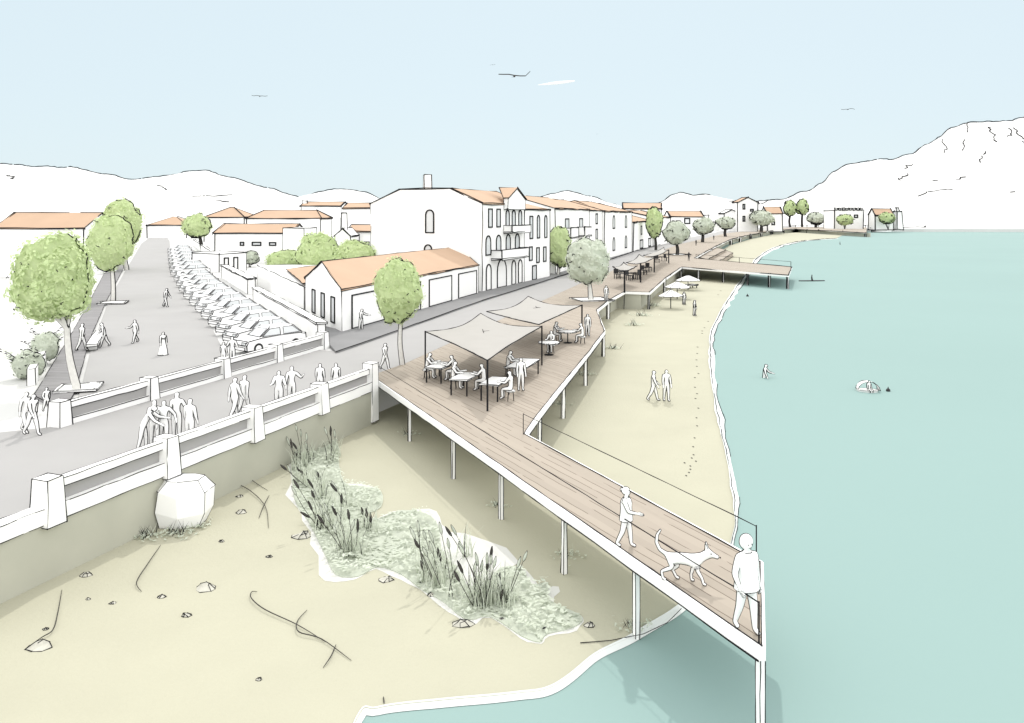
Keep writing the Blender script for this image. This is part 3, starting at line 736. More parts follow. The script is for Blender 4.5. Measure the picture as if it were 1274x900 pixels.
def bg(name, label, x0, x1, ye, yr, Y, kind='hip', depth=10, wins=(), skew=0, cat='house', over=.3, hipl=None, mt=ROOF):
    a, b = Q(x0, ye, Y), Q(x1, ye, Y + skew); hgt = a.z - ZL; rise = H - (yr - YH) * (Y + depth / 2) / F_ - a.z
    d = (b - a); d.z = 0; d.normalize(); n = Vector((-d.y, d.x, 0)) * depth
    h = House(name, label, a, b, b + n, a + n, hgt, cat)
    h.walls(kind if kind in ('AB', 'AD') else None, rise)
    if kind != 'flat': h.roof(kind, max(.3, rise), over, hipl=hipl, mt=mt)
    L = (b - a).length
    for f, z, w, hh in wins: h.win(0, L * f, z, w, hh)
    return h
bg('village_house', 'white house with long orange roof at far left behind the trees', -6, 104, 284, 265, 108, 'AB', 9)
bg('village_house', 'white house with small orange hip roof at the end of the street', 183, 232, 280.5, 270, 290, 'hip', 14)
bg('village_house', 'white house with peaked orange roof behind the small round tree', 254, 304, 270.5, 258.5, 250, 'hip', 14, hipl=.45)
bg('village_house', 'white house with long orange roof and three small windows over the car park', 267, 362, 290.5, 279, 140, 'AB', 10, [(.36, 2.9, .8, .75), (.55, 2.9, 1.7, .75), (.76, 2.9, 1.3, .7)])
bg('village_house', 'white house with orange hip roof rising behind the hedge', 307, 399, 272, 262, 205, 'hip', 12, hipl=.14)
h = bg('village_house', 'white house with narrow orange roof under the middle hill', 374, 424, 256.5, 251.5, 260, 'AB', 12); h.chimney(Q(370, 250, 262).x + 2, 264, 12.5, 2.2, 1.6)
bg('village_house', 'white house with orange roof close left of the tallest house, above', 427, 462, 259, 253, 180, 'AB', 10)
bg('village_house', 'small white house with three windows right of the chimney gable', 434, 466, 288, 280, 112, 'AB', 6, [(.15, 3.2, .9, 1.5), (.42, 3.2, .8, 1.4), (.7, 3.2, .8, 1.4)])
h = bg('village_house', 'white gable end carrying one tall chimney above the hedge', 416, 436, 294, 284, 106, 'AD', 6, mt=WHITE, over=.05); q = Q(426, 284, 107); h.chimney(q.x, q.y + 1, q.z - .5, 2.5, .75)
bg('village_house', 'plain white house with flat top behind the hedge and two chimneys', 352, 378, 284, 284, 125, 'flat', 8)
bg('village_house', 'white house with long orange roof between two small olive trees', 834, 876, 270, 263, 380, 'AB', 16, [(.5, 4, 3, 3)])
h = bg('village_house', 'slim white tower house with small orange roof at the far bend', 918, 943, 252, 246, 400, 'AD', 10, [(.3, 11, 1.5, 3), (.7, 10, 2, 1.5), (.3, 5, 1.5, 3)])
bg('village_house', 'white gabled house left of the slim tower house', 901, 919, 266, 261, 405, 'AD', 10, mt=WHITE)
bg('village_house', 'small white house with orange roof right of the tower house', 954, 974, 266, 258, 420, 'AB', 10, [(.4, 3, 2, 2.2)])
bg('village_house', 'plain white house with flat top between olive trees at far bend', 882, 900, 268, 268, 420, 'flat', 10)
# castle on the far shore
a, b = Q(1038, 260, 480), Q(1074, 260, 480)
cs = House('castle', 'square white castle with crenellated top by the far shore', a, b, b + Vector((0, 16, 0)), a + Vector((0, 16, 0)), 11.2, 'castle'); cs.walls()
L = (b - a).length; m_ = MB()
for k in range(8): m_.box((a.x + (k + .5) * L / 8, a.y + .55, ZL + 11.21), (L / 8 * .55, 1.0, 1.3))
m_.edges(.25, 40, skip=0); obj('battlement', m_, [WHITE, INK], cs.t)
for k in range(3): cs.win(0, L * (.25 + .25 * k), 6.5, 2.6, 2.2)
for k in range(2): cs.win(0, L * (.3 + .25 * k), 3, 2.2, 2)
ch = bg('chapel', 'white chapel with orange roof and bell wall on the far quay', 1089, 1112, 268, 260, 470, 'AB', 9, [(.5, 3, 1.8, 3)], cat='chapel')
m_ = MB().box((Q(1117, 270, 474).x, 474, ZL), (4, 6, 10.5), 0, 0, .75); m_.box((Q(1116, 270, 474).x, 474, ZL + 10.51), (2.2, 3, 2.2), 0, 0, .5); m_.edges(.3, 40, skip=0); obj('bell_wall', m_, [WHITE, INK], ch.t)
m_ = MB().prism([P(x, y, 0).xy for x, y in ((1084, 289), (1151, 287), (1151, 285), (1084, 285.6))], -.4, 2.3).edges(.3, 40, skip=.05)
tag(obj('stone_quay', m_, [WHITE, INK], origin=tuple(P(1084, 289, 0))), 'low white stone quay running out before the chapel', 'quay')

# walls by the car park
def wall(label, A, B, th, h, r, cap=True):
    d = (B - A); d.z = 0; d.normalize(); n = Vector((-d.y, d.x, 0)) * th
    m_ = MB().prism([A.xy, B.xy, (B + n).xy, (A + n).xy], ZL - .2, ZR + h)
    if cap: m_.prism([(A - d * .06 - n * .15).xy, (B + d * .06 - n * .15).xy, (B + n * 1.15 + d * .06).xy, (A + n * 1.15 - d * .06).xy], ZR + h + .002, ZR + h + .12)
    m_.edges(r, 40, skip=.05)
    tag(obj('boundary_wall', m_, [WHITE, INK], origin=(A.x, A.y, ZL)), label, 'wall', 'white walls around the car park')
wall('white wall with end pier between the parked cars and the low building', Vector((-12.6, 52.0, 0)), Vector((-24.8, 77, 0)), -.55, 1.15, .035)
wall('short white wall with end pier halfway along the parked cars', Vector((-27.6, 84, 0)), Vector((-38.3, 106, 0)), -.7, 1.5, .055)
wall('long thin white wall behind the farthest parked cars', Vector((-44.6, 124, 0)), Vector((-88, 222, 0)), -.5, 1.4, .09, False)
A9, B9 = P(273, 338.5), P(307, 336)
k9 = House('kiosk', 'small flat roofed white kiosk with two doors beside the car park', *perp(A9, B9, 6), 2.7, 'kiosk').walls()
for x in (1.2, 2.9): k9.win(0, x, .1, .9, 2, name='door')

# ================================================================== CARS
def car_proto(label):
    t = thing('parked_car', label, 'car', (0, 0, 0), 'cars parked in a row by the wall')
    r = .030
    prof = [(-2.08, .22), (-2.12, .55), (-1.98, .74), (-1.12, .90), (1.75, .95), (2.05, .86), (2.1, .55), (2.06, .22)]
    m_ = MB(); vs = []
    for x, k, dz in ((-.86, .97, 0), (-.80, 1, .03), (.80, 1, .03), (.86, .97, 0)):
        vs += [(x, y * k, z + (dz if z > .6 else 0)) for y, z in prof]
    n = len(prof); fs = [[a * n + i, a * n + (i + 1) % n, (a + 1) * n + (i + 1) % n, (a + 1) * n + i] for a in range(3) for i in range(n)]
    fs += [list(range(n)), list(range(3 * n, 4 * n))[::-1]]
    m_.add(vs, fs)
    lo = [(-.76, -1.12, .90), (.76, -1.12, .90), (.76, 1.88, .95), (-.76, 1.88, .95)]; hi = [(-.58, -.42, 1.40), (.58, -.42, 1.40), (.58, 1.30, 1.42), (-.58, 1.30, 1.42)]
    hm = [(-.5, -.3, 1.46), (.5, -.3, 1.46), (.5, 1.2, 1.47), (-.5, 1.2, 1.47)]
    m_.add(lo + hi + hm, [[0, 1, 5, 4], [1, 2, 6, 5], [2, 3, 7, 6], [3, 0, 4, 7], [4, 5, 9, 8], [5, 6, 10, 9], [6, 7, 11, 10], [7, 4, 8, 11], [8, 9, 10, 11]])
    m_.edges(r, 38, skip=.04, boundary=False); 
    bod = obj('body', m_, [CARP, INK], t)
    V3 = Vector
    def pane(q, name):
        q = [V3(v) for v in q]; c = sum(q, V3()) / 4; nn = (q[1] - q[0]).cross(q[3] - q[0]).normalized()
        if nn.dot(c - V3((0, .4, 1))) < 0: nn = -nn
        q = [c + (v - c) * .82 for v in q]
        mm = MB().add([v + nn * .012 for v in q], [[0, 1, 2, 3]]); mm.edges(r * .7, 40, skip=0); obj(name, mm, [PANE, INK], t)
    pane([lo[0], lo[1], hi[1], hi[0]], 'windscreen'); pane([lo[2], lo[3], hi[3], hi[2]], 'rear_window')
    for s_ in (0, 1):
        a, b, c, d = (lo[1], lo[2], hi[2], hi[1]) if s_ else (lo[0], lo[3], hi[3], hi[0])
        mid = lambda p, q: tuple((V3(p) + V3(q)) / 2)
        pane([a, mid(a, b), mid(d, c), d], 'side_window'); pane([mid(a, b), b, c, mid(d, c)], 'side_window')
    for sx in (-1, 1):
        for y in (-1.28, 1.3):
            w = obj('wheel', MB().tube([(sx * .66, y, .31), (sx * .88, y, .31)], .31, 16), DARK, t)
            obj('rim', MB().tube([(sx * .80, y, .31), (sx * .895, y, .31)], .19, 12), CARP, w)
        h_ = MB().box((sx * .6, -2.06, .56), (.36, .12, .15)).edges(r * .6, 40, skip=0); obj('headlight', h_, [PANE, INK], t)
        h_ = MB().box((sx * .62, 2.03, .62), (.28, .1, .18)).edges(r * .6, 40, skip=0); obj('tail_light', h_, [ROOF, INK], t)
    obj('bumper', MB().box((0, -2.1, .26), (1.5, .1, .16)).edges(r * .7, 40, skip=0), [CARP, INK], t)
    return t
ys = [441, 429.5, 418.5, 408, 398, 389, 380.5, 372.5, 365, 358, 351, 344.5, 338.5, 333, 328, 323, 318.5, 314]
ords = ['nearest to the bridge parapet', 'second from the bridge', 'third from the bridge', 'fourth from the bridge', 'fifth from the bridge', 'sixth from the bridge', 'seventh from the bridge, near the walker in the street', 'eighth from the bridge', 'ninth from the bridge', 'tenth from the bridge', 'eleventh from the bridge', 'twelfth from the bridge', 'sixth from the far end', 'fifth from the far end', 'fourth from the far end', 'third from the far end', 'second from the far end', 'at the far end of the row']
cp = None
def rowx(y):
    pts = [(441, 292), (418, 272), (398, 254), (380, 238), (365, 224), (350, 217), (335, 213), (320, 211), (310, 210)]
    for (a, b), (c, d) in zip(pts[:-1], pts[1:]):
        if c <= y <= a: return b + (d - b) * (a - y) / (a - c)
    return 210
for y, o in zip(ys, ords):
    f = P(rowx(y), y); hd = Vector((.66, .75, 0)).normalized() if y > 370 else Vector((.75, .66, 0)).normalized()
    c = f + hd * 2.3; rz = math.atan2(-hd.y, -hd.x) + PI / 2 + R.uniform(-.04, .04)
    l = 'white parked car ' + o
    if cp is None: cp = car_proto(l); cp.location = (c.x, c.y, ZR); cp.rotation_euler = (0, 0, rz)
    else: dup(cp, (c.x, c.y, ZR), rz, l, None, 1.0 if y > 345 else 1.1)

# ================================================================== TREES
def crown_mesh(c, rx, ry, rz, seed, lobes=7, leaves=1600, ls=.12, r=.03, shape=None, inkf=.035, d=VIEW):
    rr = random.Random(seed); n1, n2_ = 26, 18; m_ = MB(); vs = []
    def rad(v):
        k = .88 + .17 * noise.noise(v * 1.5 + Vector((seed, 0, 0))) + .13 * noise.noise(v * 3.4 + Vector((0, seed, 0))) + .06 * noise.noise(v * 9 + Vector((0, 0, seed)))
        if shape: k *= shape(v)
        return k
    for j in range(n2_ + 1):
        th = PI * j / n2_
        for i in range(n1):
            ph = 2 * PI * i / n1; v = Vector((math.sin(th) * math.cos(ph), math.sin(th) * math.sin(ph), math.cos(th))); k = rad(v) * .93
            vs.append(c + Vector((v.x * rx, v.y * ry, v.z * rz)) * k)
    m_.add(vs, [[j * n1 + i, (j + 1) * n1 + i, (j + 1) * n1 + (i + 1) % n1, j * n1 + (i + 1) % n1] for j in range(n2_) for i in range(n1)])
    m_.contour(r, d, 1, dash=1.0 / max(rx, .5), off=1.2)
    # leaves standing off the core and reaching past its outline
    for k in range(leaves):
        v = Vector((rr.gauss(0, 1), rr.gauss(0, 1), rr.gauss(0, 1))).normalized()
        cl = noise.noise(v * 3.1 + Vector((seed * 1.7, 2, 0)))
        q = rad(v) * (rr.uniform(.94, 1.02) + .10 * max(0, cl))
        p = c + Vector((v.x * rx, v.y * ry, v.z * rz)) * q
        nrm = (v + Vector((rr.gauss(0, .24), rr.gauss(0, .24), rr.gauss(0, .24)))).normalized()
        a = nrm.orthogonal().normalized(); b = nrm.cross(a); t = rr.uniform(0, 2 * PI); a, b = a * math.cos(t) + b * math.sin(t), b * math.cos(t) - a * math.sin(t)
        s_ = ls * rr.uniform(.6, 1.4)
        m = 2 if cl > .05 else 0
        if rr.random() < inkf * .7: m = 1; s_ *= .55
        m_.add([p - a * s_, p + b * s_ * .5 + nrm * s_ * .15, p + a * s_, p - b * s_ * .5], [[0, 1, 2, 3]], m)
    # little drawn twig marks
    for k in range(9):
        v = (Vector((rr.uniform(-1, 1), -rr.uniform(.4, 1), rr.uniform(-.8, .8)))).normalized(); p = c + Vector((v.x * rx, v.y * ry, v.z * rz)) * rad(v) * 1.03
        q = [p]; 
        for _ in range(rr.randint(2, 4)): q.append(q[-1] + Vector((rr.uniform(-1, 1), rr.uniform(-.2, .2), rr.uniform(-.8, .8))) * ls * 1.1)
        m_.line(q, r * .8, 1, .6)
    return m_
def limbs(base, c, rx, rz, r0, seed, nb=5, lean=(0, 0), reach=.75, inkr=.02):
    rr = random.Random(seed); m_ = MB()
    fork = Vector((base.x * .55 + c.x * .45, base.y * .55 + c.y * .45, c.z - rz * .92))
    if fork.z < base.z + .5: fork.z = base.z + .5
    mid = base.lerp(fork, .5) + Vector((rr.uniform(-.08, .08), 0, 0)) * (fork - base).length
    path = smooth_line([base - Vector((0, 0, .05)), mid, fork], 4); n = len(path)
    m_.tube(path, [r0 * (1.35 - .55 * i / n) for i in range(n)], 8)
    for k in range(nb):
        th = 2 * PI * k / nb + rr.uniform(-.4, .4); e = c + Vector((math.cos(th) * rx * .55 * reach, math.sin(th) * rx * .55 * reach, rr.uniform(-.25, .35) * rz))
        pp = smooth_line([fork - Vector((0, 0, .05)), fork.lerp(e, .45) + Vector((math.cos(th), math.sin(th), 0)) * rx * .06, e], 3)
        m_.tube(pp, [r0 * (.7 - .5 * i / len(pp)) for i in range(len(pp))], 6)
    m_.contour(inkr, VIEW, 1, off=.2)
    return m_
TRG = {'leaf': (GREEN, GREEN2), 'olive': (OLIVE, OLIVE2)}
def tree(label, bx, by, x0, x1, y0, y1, kind, seed, z=ZR, group=None, r0=None, dark=False, name=None, shape=None, dens=1.0, dy=0):
    b = P(bx, by, z); Y = b.y
    c = Q((x0 + x1) / 2, (y0 + y1) / 2, Y + dy); rx = (x1 - x0) / 2 * Y / F_; rz = (y1 - y0) / 2 * Y / F_
    t = thing(name or ('olive_tree' if kind == 'olive' else 'street_tree'), label, 'tree', tuple(b), group)
    px = rx * F_ / Y
    nl = int(min(2600, 260 + px * px * 1.1) * dens)
    r = ir(Y, .00068)
    m_ = crown_mesh(c, rx * 1.08, rx * 1.05, rz * 1.08, seed, leaves=nl, ls=max(rx * .062, Y * .0015), r=r, shape=shape)
    ga, gb = TRG[kind]; obj('crown', m_, [ga, INK, gb], t)
    r0 = r0 or max(.09, rx * .075)
    tm = limbs(b, c, rx, rz, r0, seed, inkr=r)
    obj('trunk', tm, [TWIG if dark else BARK, INK], t)
    return t
egg = lambda v: 1.0 + .10 * v.z if v.z > 0 else 1.0 - .22 * (-v.z) ** 2 * (1 - .3 * abs(v.x))
SG = 'trees along the left street'
tree('biggest round green tree beside the bridge end of the street', 97, 486, 17, 116, 293, 412, 'leaf', 3, group=SG, shape=egg)
tree('green street tree with forked white trunk, second from the bridge', 141, 375, 110, 166, 264, 338, 'leaf', 5, group=SG)
tree('green street tree farthest along, half hidden behind the second', 158, 336, 124, 178, 247, 312, 'leaf', 8, group=SG)
tree('small round green tree standing beyond the parked cars', 252, 312, 227, 264, 266, 298, 'leaf', 11, dark=True)
tree('slender green tree in front of the low orange roof', 501, 455, 465, 526, 319, 404, 'leaf', 13)
tree('large pale olive tree at the terrace end of the deck', 735, 373, 702, 761, 294, 356, 'olive', 17, z=ZD, dark=False)
tree('slim upright bright green tree by the promenade houses', 816, 311, 803, 825, 257, 297, 'leaf', 19, z=ZD, dark=True)
PG = 'small olive trees along the promenade'
tree('round olive tree just right of the slim green tree', 842.5, 317, 825, 858, 275, 306, 'olive', 23, z=ZD, group=PG, dark=True)
tree('wide olive tree second beyond the slim green tree', 874, 301.5, 861, 890, 271, 292, 'olive', 29, z=ZD, group=PG, dark=True)
tree('small olive tree third beyond the slim green tree', 902.5, 294.5, 891, 915, 270, 285, 'olive', 31, z=ZD, group=PG, dark=True)
tree('olive tree with wide crown below the tower house', 947, 288.6, 932, 963, 262, 281, 'olive', 37, z=ZD, group=PG, dark=True)
tree('round pale olive tree left of the castle', 1015, 283.4, 1004, 1026, 264, 280, 'olive', 41, z=ZD, group=PG, dark=True)
tree('left of two bright green trees at the far bend', 983, 282.6, 975, 990.5, 249, 270, 'leaf', 43, z=ZD, dark=True, group='pair of green trees at the far bend')
tree('right of two bright green trees at the far bend', 998, 282.6, 990.5, 1006, 248, 268, 'leaf', 47, z=ZD, dark=True, group='pair of green trees at the far bend')
tree('dense green tree filling the gap between two town houses', 694, 343, 680, 713, 280, 336, 'leaf', 53, z=ZL, r0=.15)
def shrub(label, bx, by, x0, x1, y0, y1, kind, seed, z=ZL, Y=None, name='shrub', cat='shrub', group=None):
    b = P(bx, by, z) if Y is None else Vector(((bx - CX) * Y / F_, Y, z))
    Y = b.y; c = Q((x0 + x1) / 2, (y0 + y1) / 2, Y); rx = (x1 - x0) / 2 * Y / F_; rz = (y1 - y0) / 2 * Y / F_
    t = thing(name, label, cat, tuple(b), group); ga, gb = TRG[kind]; px = rx * F_ / Y
    obj('foliage', crown_mesh(c, rx * 1.06, rx * .8, rz * 1.06, seed, leaves=int(min(2200, 160 + px * px * .9)), ls=max(rx * .07, Y * .0016), r=ir(Y, .00055)), [ga, INK, gb], t)
    st_ = MB()
    for k in range(4): st_.tube([b + Vector((R.uniform(-.15, .15), R.uniform(-.15, .15), -.05)), c + Vector((R.uniform(-.5, .5) * rx, R.uniform(-.3, .3) * rx, 0))], [max(.03, rx * .05), .02], 5)
    obj('stem', st_, TWIG, t)
HG = 'green bushes behind the low building'
shrub('biggest green bush behind the low orange roof', 388, 340, 366, 424, 287, 345, 'leaf', 61, Y=98, group=HG)
shrub('green bush against the blank gable of the tallest house', 440, 340, 414, 470, 297, 345, 'leaf', 67, Y=90, group=HG)
shrub('low green bush over the annex end, leftmost of three', 352, 340, 328, 384, 309, 350, 'leaf', 71, Y=101, group=HG)
shrub('pale green bush in front of the castle', 1051, 285, 1040, 1062, 267, 281, 'leaf', 73, Y=470)
shrub('pale green bush in front of the chapel', 1105, 285, 1093, 1114, 264, 279, 'leaf', 79, Y=465)
shrub('low olive shrub in the planted bed, nearest the wall corner', 34, 470, 14, 56, 435, 474, 'olive', 83, z=ZR, group='olive shrubs in the planted bed')
shrub('feathery olive shrub at the back of the planted bed', 55, 452, 38, 74, 412, 452, 'olive', 89, z=ZR, group='olive shrubs in the planted bed')
shrub('small pale bush on the white wall beside the kiosk', 311, 330, 300, 323, 312, 330, 'olive', 97, Y=128)
# fern-like sprigs above the bed
for i, (x, y, l) in enumerate(((30, 470, 'spiky sprig at the near corner of the planted bed'), (48, 448, 'tall spiky sprig in the middle of the planted bed'), (62, 440, 'spiky sprig highest in the planted bed'))):
    p = P(x, y, ZR); m_ = MB(); rr = random.Random(i)
    for k in range(20):
        th = rr.uniform(0, 2 * PI); L = rr.uniform(.9, 2.1); q = [p]
        for s_ in range(1, 6):
            f = s_ / 5; q.append(p + Vector((math.cos(th) * L * .6 * f ** 1.4, math.sin(th) * L * .35 * f ** 1.4, L * (f - .35 * f * f) + .1)))
        m_.tube(q, [.022, .02, .018, .015, .012, .006], 4, 1)
        for s_ in range(2, 6):
            for sg in (-1, 1): m_.add([q[s_], q[s_] + Vector((sg * .16, 0, .05)), q[s_] + Vector((sg * .2, .02, .10)), q[s_] + Vector((sg * .05, 0, .08))], [[0, 1, 2, 3]], 0 if rr.random() < .7 else 1)
    tag(obj('spiky_plant', m_, [OLIVE2, INK], origin=tuple(p)), l, 'plant', 'spiky sprigs in the planted bed')

# ================================================================== REED BED
def inside(px, py, poly):
    c = False; j = len(poly) - 1
    for i in range(len(poly)):
        if (poly[i][1] > py) != (poly[j][1] > py) and px < (poly[j][0] - poly[i][0]) * (py - poly[i][1]) / (poly[j][1] - poly[i][1]) + poly[i][0]: c = not c
        j = i
    return c
bedpx = [(362, 568), (376, 552), (402, 540), (420, 552), (422, 580), (430, 603), (452, 606), (474, 612), (474, 632), (452, 642), (470, 646), (500, 636), (530, 640), (545, 655), (549, 684), (566, 708), (585, 734), (602, 730), (622, 708), (648, 708), (662, 728), (682, 726), (684, 748), (724, 768), (712, 782), (680, 790), (672, 800), (648, 792), (610, 768), (580, 772), (552, 750), (524, 734), (500, 716), (470, 706), (446, 718), (418, 716), (404, 690), (384, 650), (366, 620)]
bed = [P(x, y, 0) for x, y in bedpx]
cen = sum(bed, Vector()) / len(bed)
halo = MB().sheet([(p + (p - cen).normalized() * max(.04, .22 + .55 * noise.noise(p * .9))).xy for p in smooth_line(bed + [bed[0]], 3)[:-1]], .005)
# low mounded cover with leaf-size faces
gc = MB(); bp = [(p.x, p.y) for p in bed]; rr = random.Random(5)
x0, x1 = min(p[0] for p in bp), max(p[0] for p in bp); y0, y1 = min(p[1] for p in bp), max(p[1] for p in bp)
gc.prism([p.xy for p in smooth_line(bed + [bed[0]], 3)[:-1]], -.02, .03)
n = 0
while n < 3600:
    x, y = rr.uniform(x0, x1), rr.uniform(y0, y1)
    if not inside(x, y, bp): continue
    n += 1; hgt = .06 + .30 * max(0, .35 + noise.noise(Vector((x, y, 0)) * .9)); z = hgt * rr.uniform(.6, 1)
    nn = Vector((rr.gauss(0, .2), rr.gauss(0, .2), 1)).normalized(); a = nn.orthogonal().normalized(); b = nn.cross(a); t = rr.uniform(0, 6.28); a, b = a * math.cos(t) + b * math.sin(t), b * math.cos(t) - a * math.sin(t)
    s_ = rr.uniform(.04, .12); p = Vector((x, y, z)); m = 1 if rr.random() < .006 else (2 if noise.noise(Vector((x, y, 3)) * 1.4) > .1 else 0)
    if m == 1: s_ *= .7
    gc.add([p - a * s_, p - b * s_ * .45, p + a * s_, p + b * s_ * .45], [[0, 1, 2, 3]], m)
halo.sheet([P(x, y, 0).xy for x, y in ((538, 655), (556, 662), (578, 664), (602, 672), (630, 682), (646, 700), (622, 716), (604, 738), (584, 742), (562, 714), (545, 690))], .010)
struct('dry_sand', halo, SANDW)
tag(obj('ground_cover', gc, [OLIVE, INK, OLIVE2]), 'soft grey green plants covering the sand between the reeds', 'ground cover', None, 'stuff')
def reeds(label, stalks, seed):
    rr = random.Random(seed); stalks = list(stalks) + [(a + rr.uniform(-9, 9), b + rr.uniform(-6, 6), c + rr.uniform(-9, 9), d + rr.uniform(-2, 16)) for a, b, c, d in stalks[:5]]; b = P(stalks[0][0], stalks[0][1], 0); t = thing('reed_clump', label, 'reeds', tuple(b), 'reed clumps in the dry stream bed')
    lv = MB()
    for (bx, by, tx, ty) in stalks:
        p = P(bx, by, 0); Y = p.y; tip = Q(tx, ty, Y); mid = p.lerp(tip, .5) + Vector((rr.uniform(-.06, .06), rr.uniform(-.1, .1), 0))
        path = smooth_line([p - Vector((0, 0, .02)), mid, tip], 5)
        st_ = obj('stalk', MB().tube(path, [.012 - .005 * i / len(path) for i in range(len(path))], 5), TWIG, t)
        d = (path[-1] - path[-3]).normalized(); L = rr.uniform(.20, .32)
        obj('seed_head', MB().tube([tip - d * L, tip - d * L * .75, tip - d * L * .3, tip, tip + d * .05], [.012, .034, .036, .018, .004], 7).contour(.008), [OLIVE2 if rr.random() < .5 else TWIG, INK], st_)
        for k in range(11):
            th = rr.uniform(0, 6.28); ln = rr.uniform(.5, 1.35); w = .030; dr = Vector((math.cos(th), math.sin(th) * .6, 0)); q = p + Vector((rr.gauss(0, .12), rr.gauss(0, .12), 0))
            pts = [q + dr * ln * .35 * f ** 1.8 + Vector((0, 0, ln * (f - .25 * f * f))) for f in (0, .35, .7, 1)]; sd = Vector((-dr.y, dr.x, 0)) * w
            m = 1 if rr.random() < .09 else 0
            for i in range(3): lv.add([pts[i] - sd * (1 - i * .3), pts[i] + sd * (1 - i * .3), pts[i + 1] + sd * (.7 - i * .33), pts[i + 1] - sd * (.7 - i * .33)], [[0, 1, 2, 3]], m)
    obj('leaves', lv, [OLIVE, INK], t)
reeds('reed clump at the top of the bed, close to the bridge wall', [(374, 580, 357, 545), (377, 582, 365, 552), (380, 580, 368, 530), (384, 580, 381, 540), (416, 568, 404, 533), (416, 568, 411, 534), (418, 568, 416, 536)], 1)
reeds('reed clump below the topmost one, with small curled tips', [(376, 602, 358, 580), (378, 600, 370, 582), (400, 610, 394, 588), (399, 622, 384, 598), (428, 632, 413, 600), (424, 650, 425, 616)], 2)
reeds('long leaning reed clump along the left edge of the bed', [(405, 660, 366, 598), (396, 655, 384, 625), (410, 662, 398, 630), (402, 640, 388, 612), (418, 664, 404, 628), (430, 680, 414, 632)], 3)
reeds('tight upright reed clump at the lower bend of the bed', [(432, 692, 396, 642), (438, 692, 433, 636), (440, 690, 445, 648), (434, 694, 420, 640), (454, 658, 450, 633), (456, 662, 461, 640)], 4)
reeds('reed clump with two tall leaning stalks at the middle of the bed', [(540, 728, 511, 658), (546, 730, 535, 676), (540, 700, 527, 662), (530, 716, 520, 650), (548, 722, 545, 684), (526, 725, 524, 700)], 5)
reeds('tallest upright reeds at the lower end, before white sand', [(600, 752, 572, 676), (598, 752, 592, 690), (592, 752, 570, 700), (603, 750, 606, 690), (609, 752, 611, 692), (564, 720, 557, 672), (564, 745, 547, 652), (610, 738, 612, 682)], 6)
reeds('sparse reeds leaning right at the lowest end of the bed', [(622, 752, 619, 716), (629, 752, 655, 688), (600, 730, 600, 700), (580, 690, 562, 655), (625, 752, 624, 730)], 7)

# tufts at pile feet
def tuft(label, x, y, z=0.0, n=14, s=1.0, seed=0, px=True, cat='grass tuft', group='grass tufts on the sand'):
    p = P(x, y, z); rr = random.Random(seed + int(x)); m_ = MB(); s = s * max(1, p.y / 32)
    for k in range(n):
        th = rr.uniform(0, 6.28); L = rr.uniform(.22, .5) * s; w = .013 * s; q = p + Vector((rr.gauss(0, .12) * s, rr.gauss(0, .08) * s, -.01)); dr = Vector((math.cos(th), math.sin(th), 0))
        tip = q + dr * L * .55 + Vector((0, 0, L * .8)); sd = Vector((1, .2, 0)) * w
        m_.add([q - sd, q + sd, tip], [[0, 1, 2]], 1 if rr.random() < .62 else 0)
    for k in range(n * 3):
        q = p + Vector((rr.gauss(0, .26) * s, rr.gauss(0, .2) * s, rr.uniform(.01, .10) * s)); a = Vector((rr.gauss(0, 1), rr.gauss(0, 1), .3)).normalized() * .07 * s; b = Vector((-a.y, a.x, .02)) * .5
        m_.add([q - a, q - b, q + a, q + b], [[0, 1, 2, 3]], 0)
    tag(obj('grass_tuft', m_, [OLIVE, INK], origin=tuple(p)), label, cat, group)
for x, y, l in ((460, 512, 'dark grass tuft at the foot of the tall corner pillar'), (509, 541, 'dark grass tuft at the foot of the first boardwalk pile'), (619, 629, 'grass tuft at the foot of the third boardwalk pile'), (704, 692, 'grass tuft at the foot of the fourth boardwalk pile'), (787, 780, 'grass tuft at the waterline beside the fifth boardwalk pile'),
                (700, 503, 'grass tuft at the pile under the terrace edge nearest the arm'), (727, 467, 'grass tuft at the middle pile under the terrace edge'), (762, 434, 'grass tuft at the corner pile of the terrace edge'), (811, 381, 'small grass tuft below the deck corner beside the parasols'), (180, 668, 'grass tuft left of the white rock pier'), (222, 664, 'grass tuft in front of the white rock pier'), (240, 655, 'grass tuft right of the white rock pier'), (800, 393, 'dark low plant on the open sand, farther of two'), (788, 405, 'dark low plant on the open sand, nearer of two')):
    tuft(l, x, y, n=16 if x > 400 else 26, s=.85 if x > 400 else 1.1)

# stones, driftwood
def stone(label, x, y, w, seed):
    p = P(x, y, 0); rr = random.Random(seed); s_ = w * p.y / F_ / 2; m_ = MB()
    k = 7; lo = [p + Vector((math.cos(2 * PI * i / k) * s_ * rr.uniform(.8, 1.15), math.sin(2 * PI * i / k) * s_ * rr.uniform(.6, .9), .004)) for i in range(k)]
    ox = Vector((rr.uniform(-.3, .3), rr.uniform(-.2, .2), 0)) * s_
    hi = [p + ox + (v - p) * rr.uniform(.3, .6) + Vector((0, 0, s_ * rr.uniform(.25, .5))) for v in lo]
    ap = p + ox * 1.5 + Vector((0, 0, s_ * .55)); m_.add(lo + hi + [ap], [[i, (i + 1) % k, k + (i + 1) % k, k + i] for i in range(k)] + [[k + i, k + (i + 1) % k, 2 * k] for i in range(k)]); m_.edges(min(.011, s_ * .12), 24, skip=.10)
    tag(obj('stone', m_, [STONE, INK], origin=tuple(p)), label, 'stone', 'stones on the dry sand')
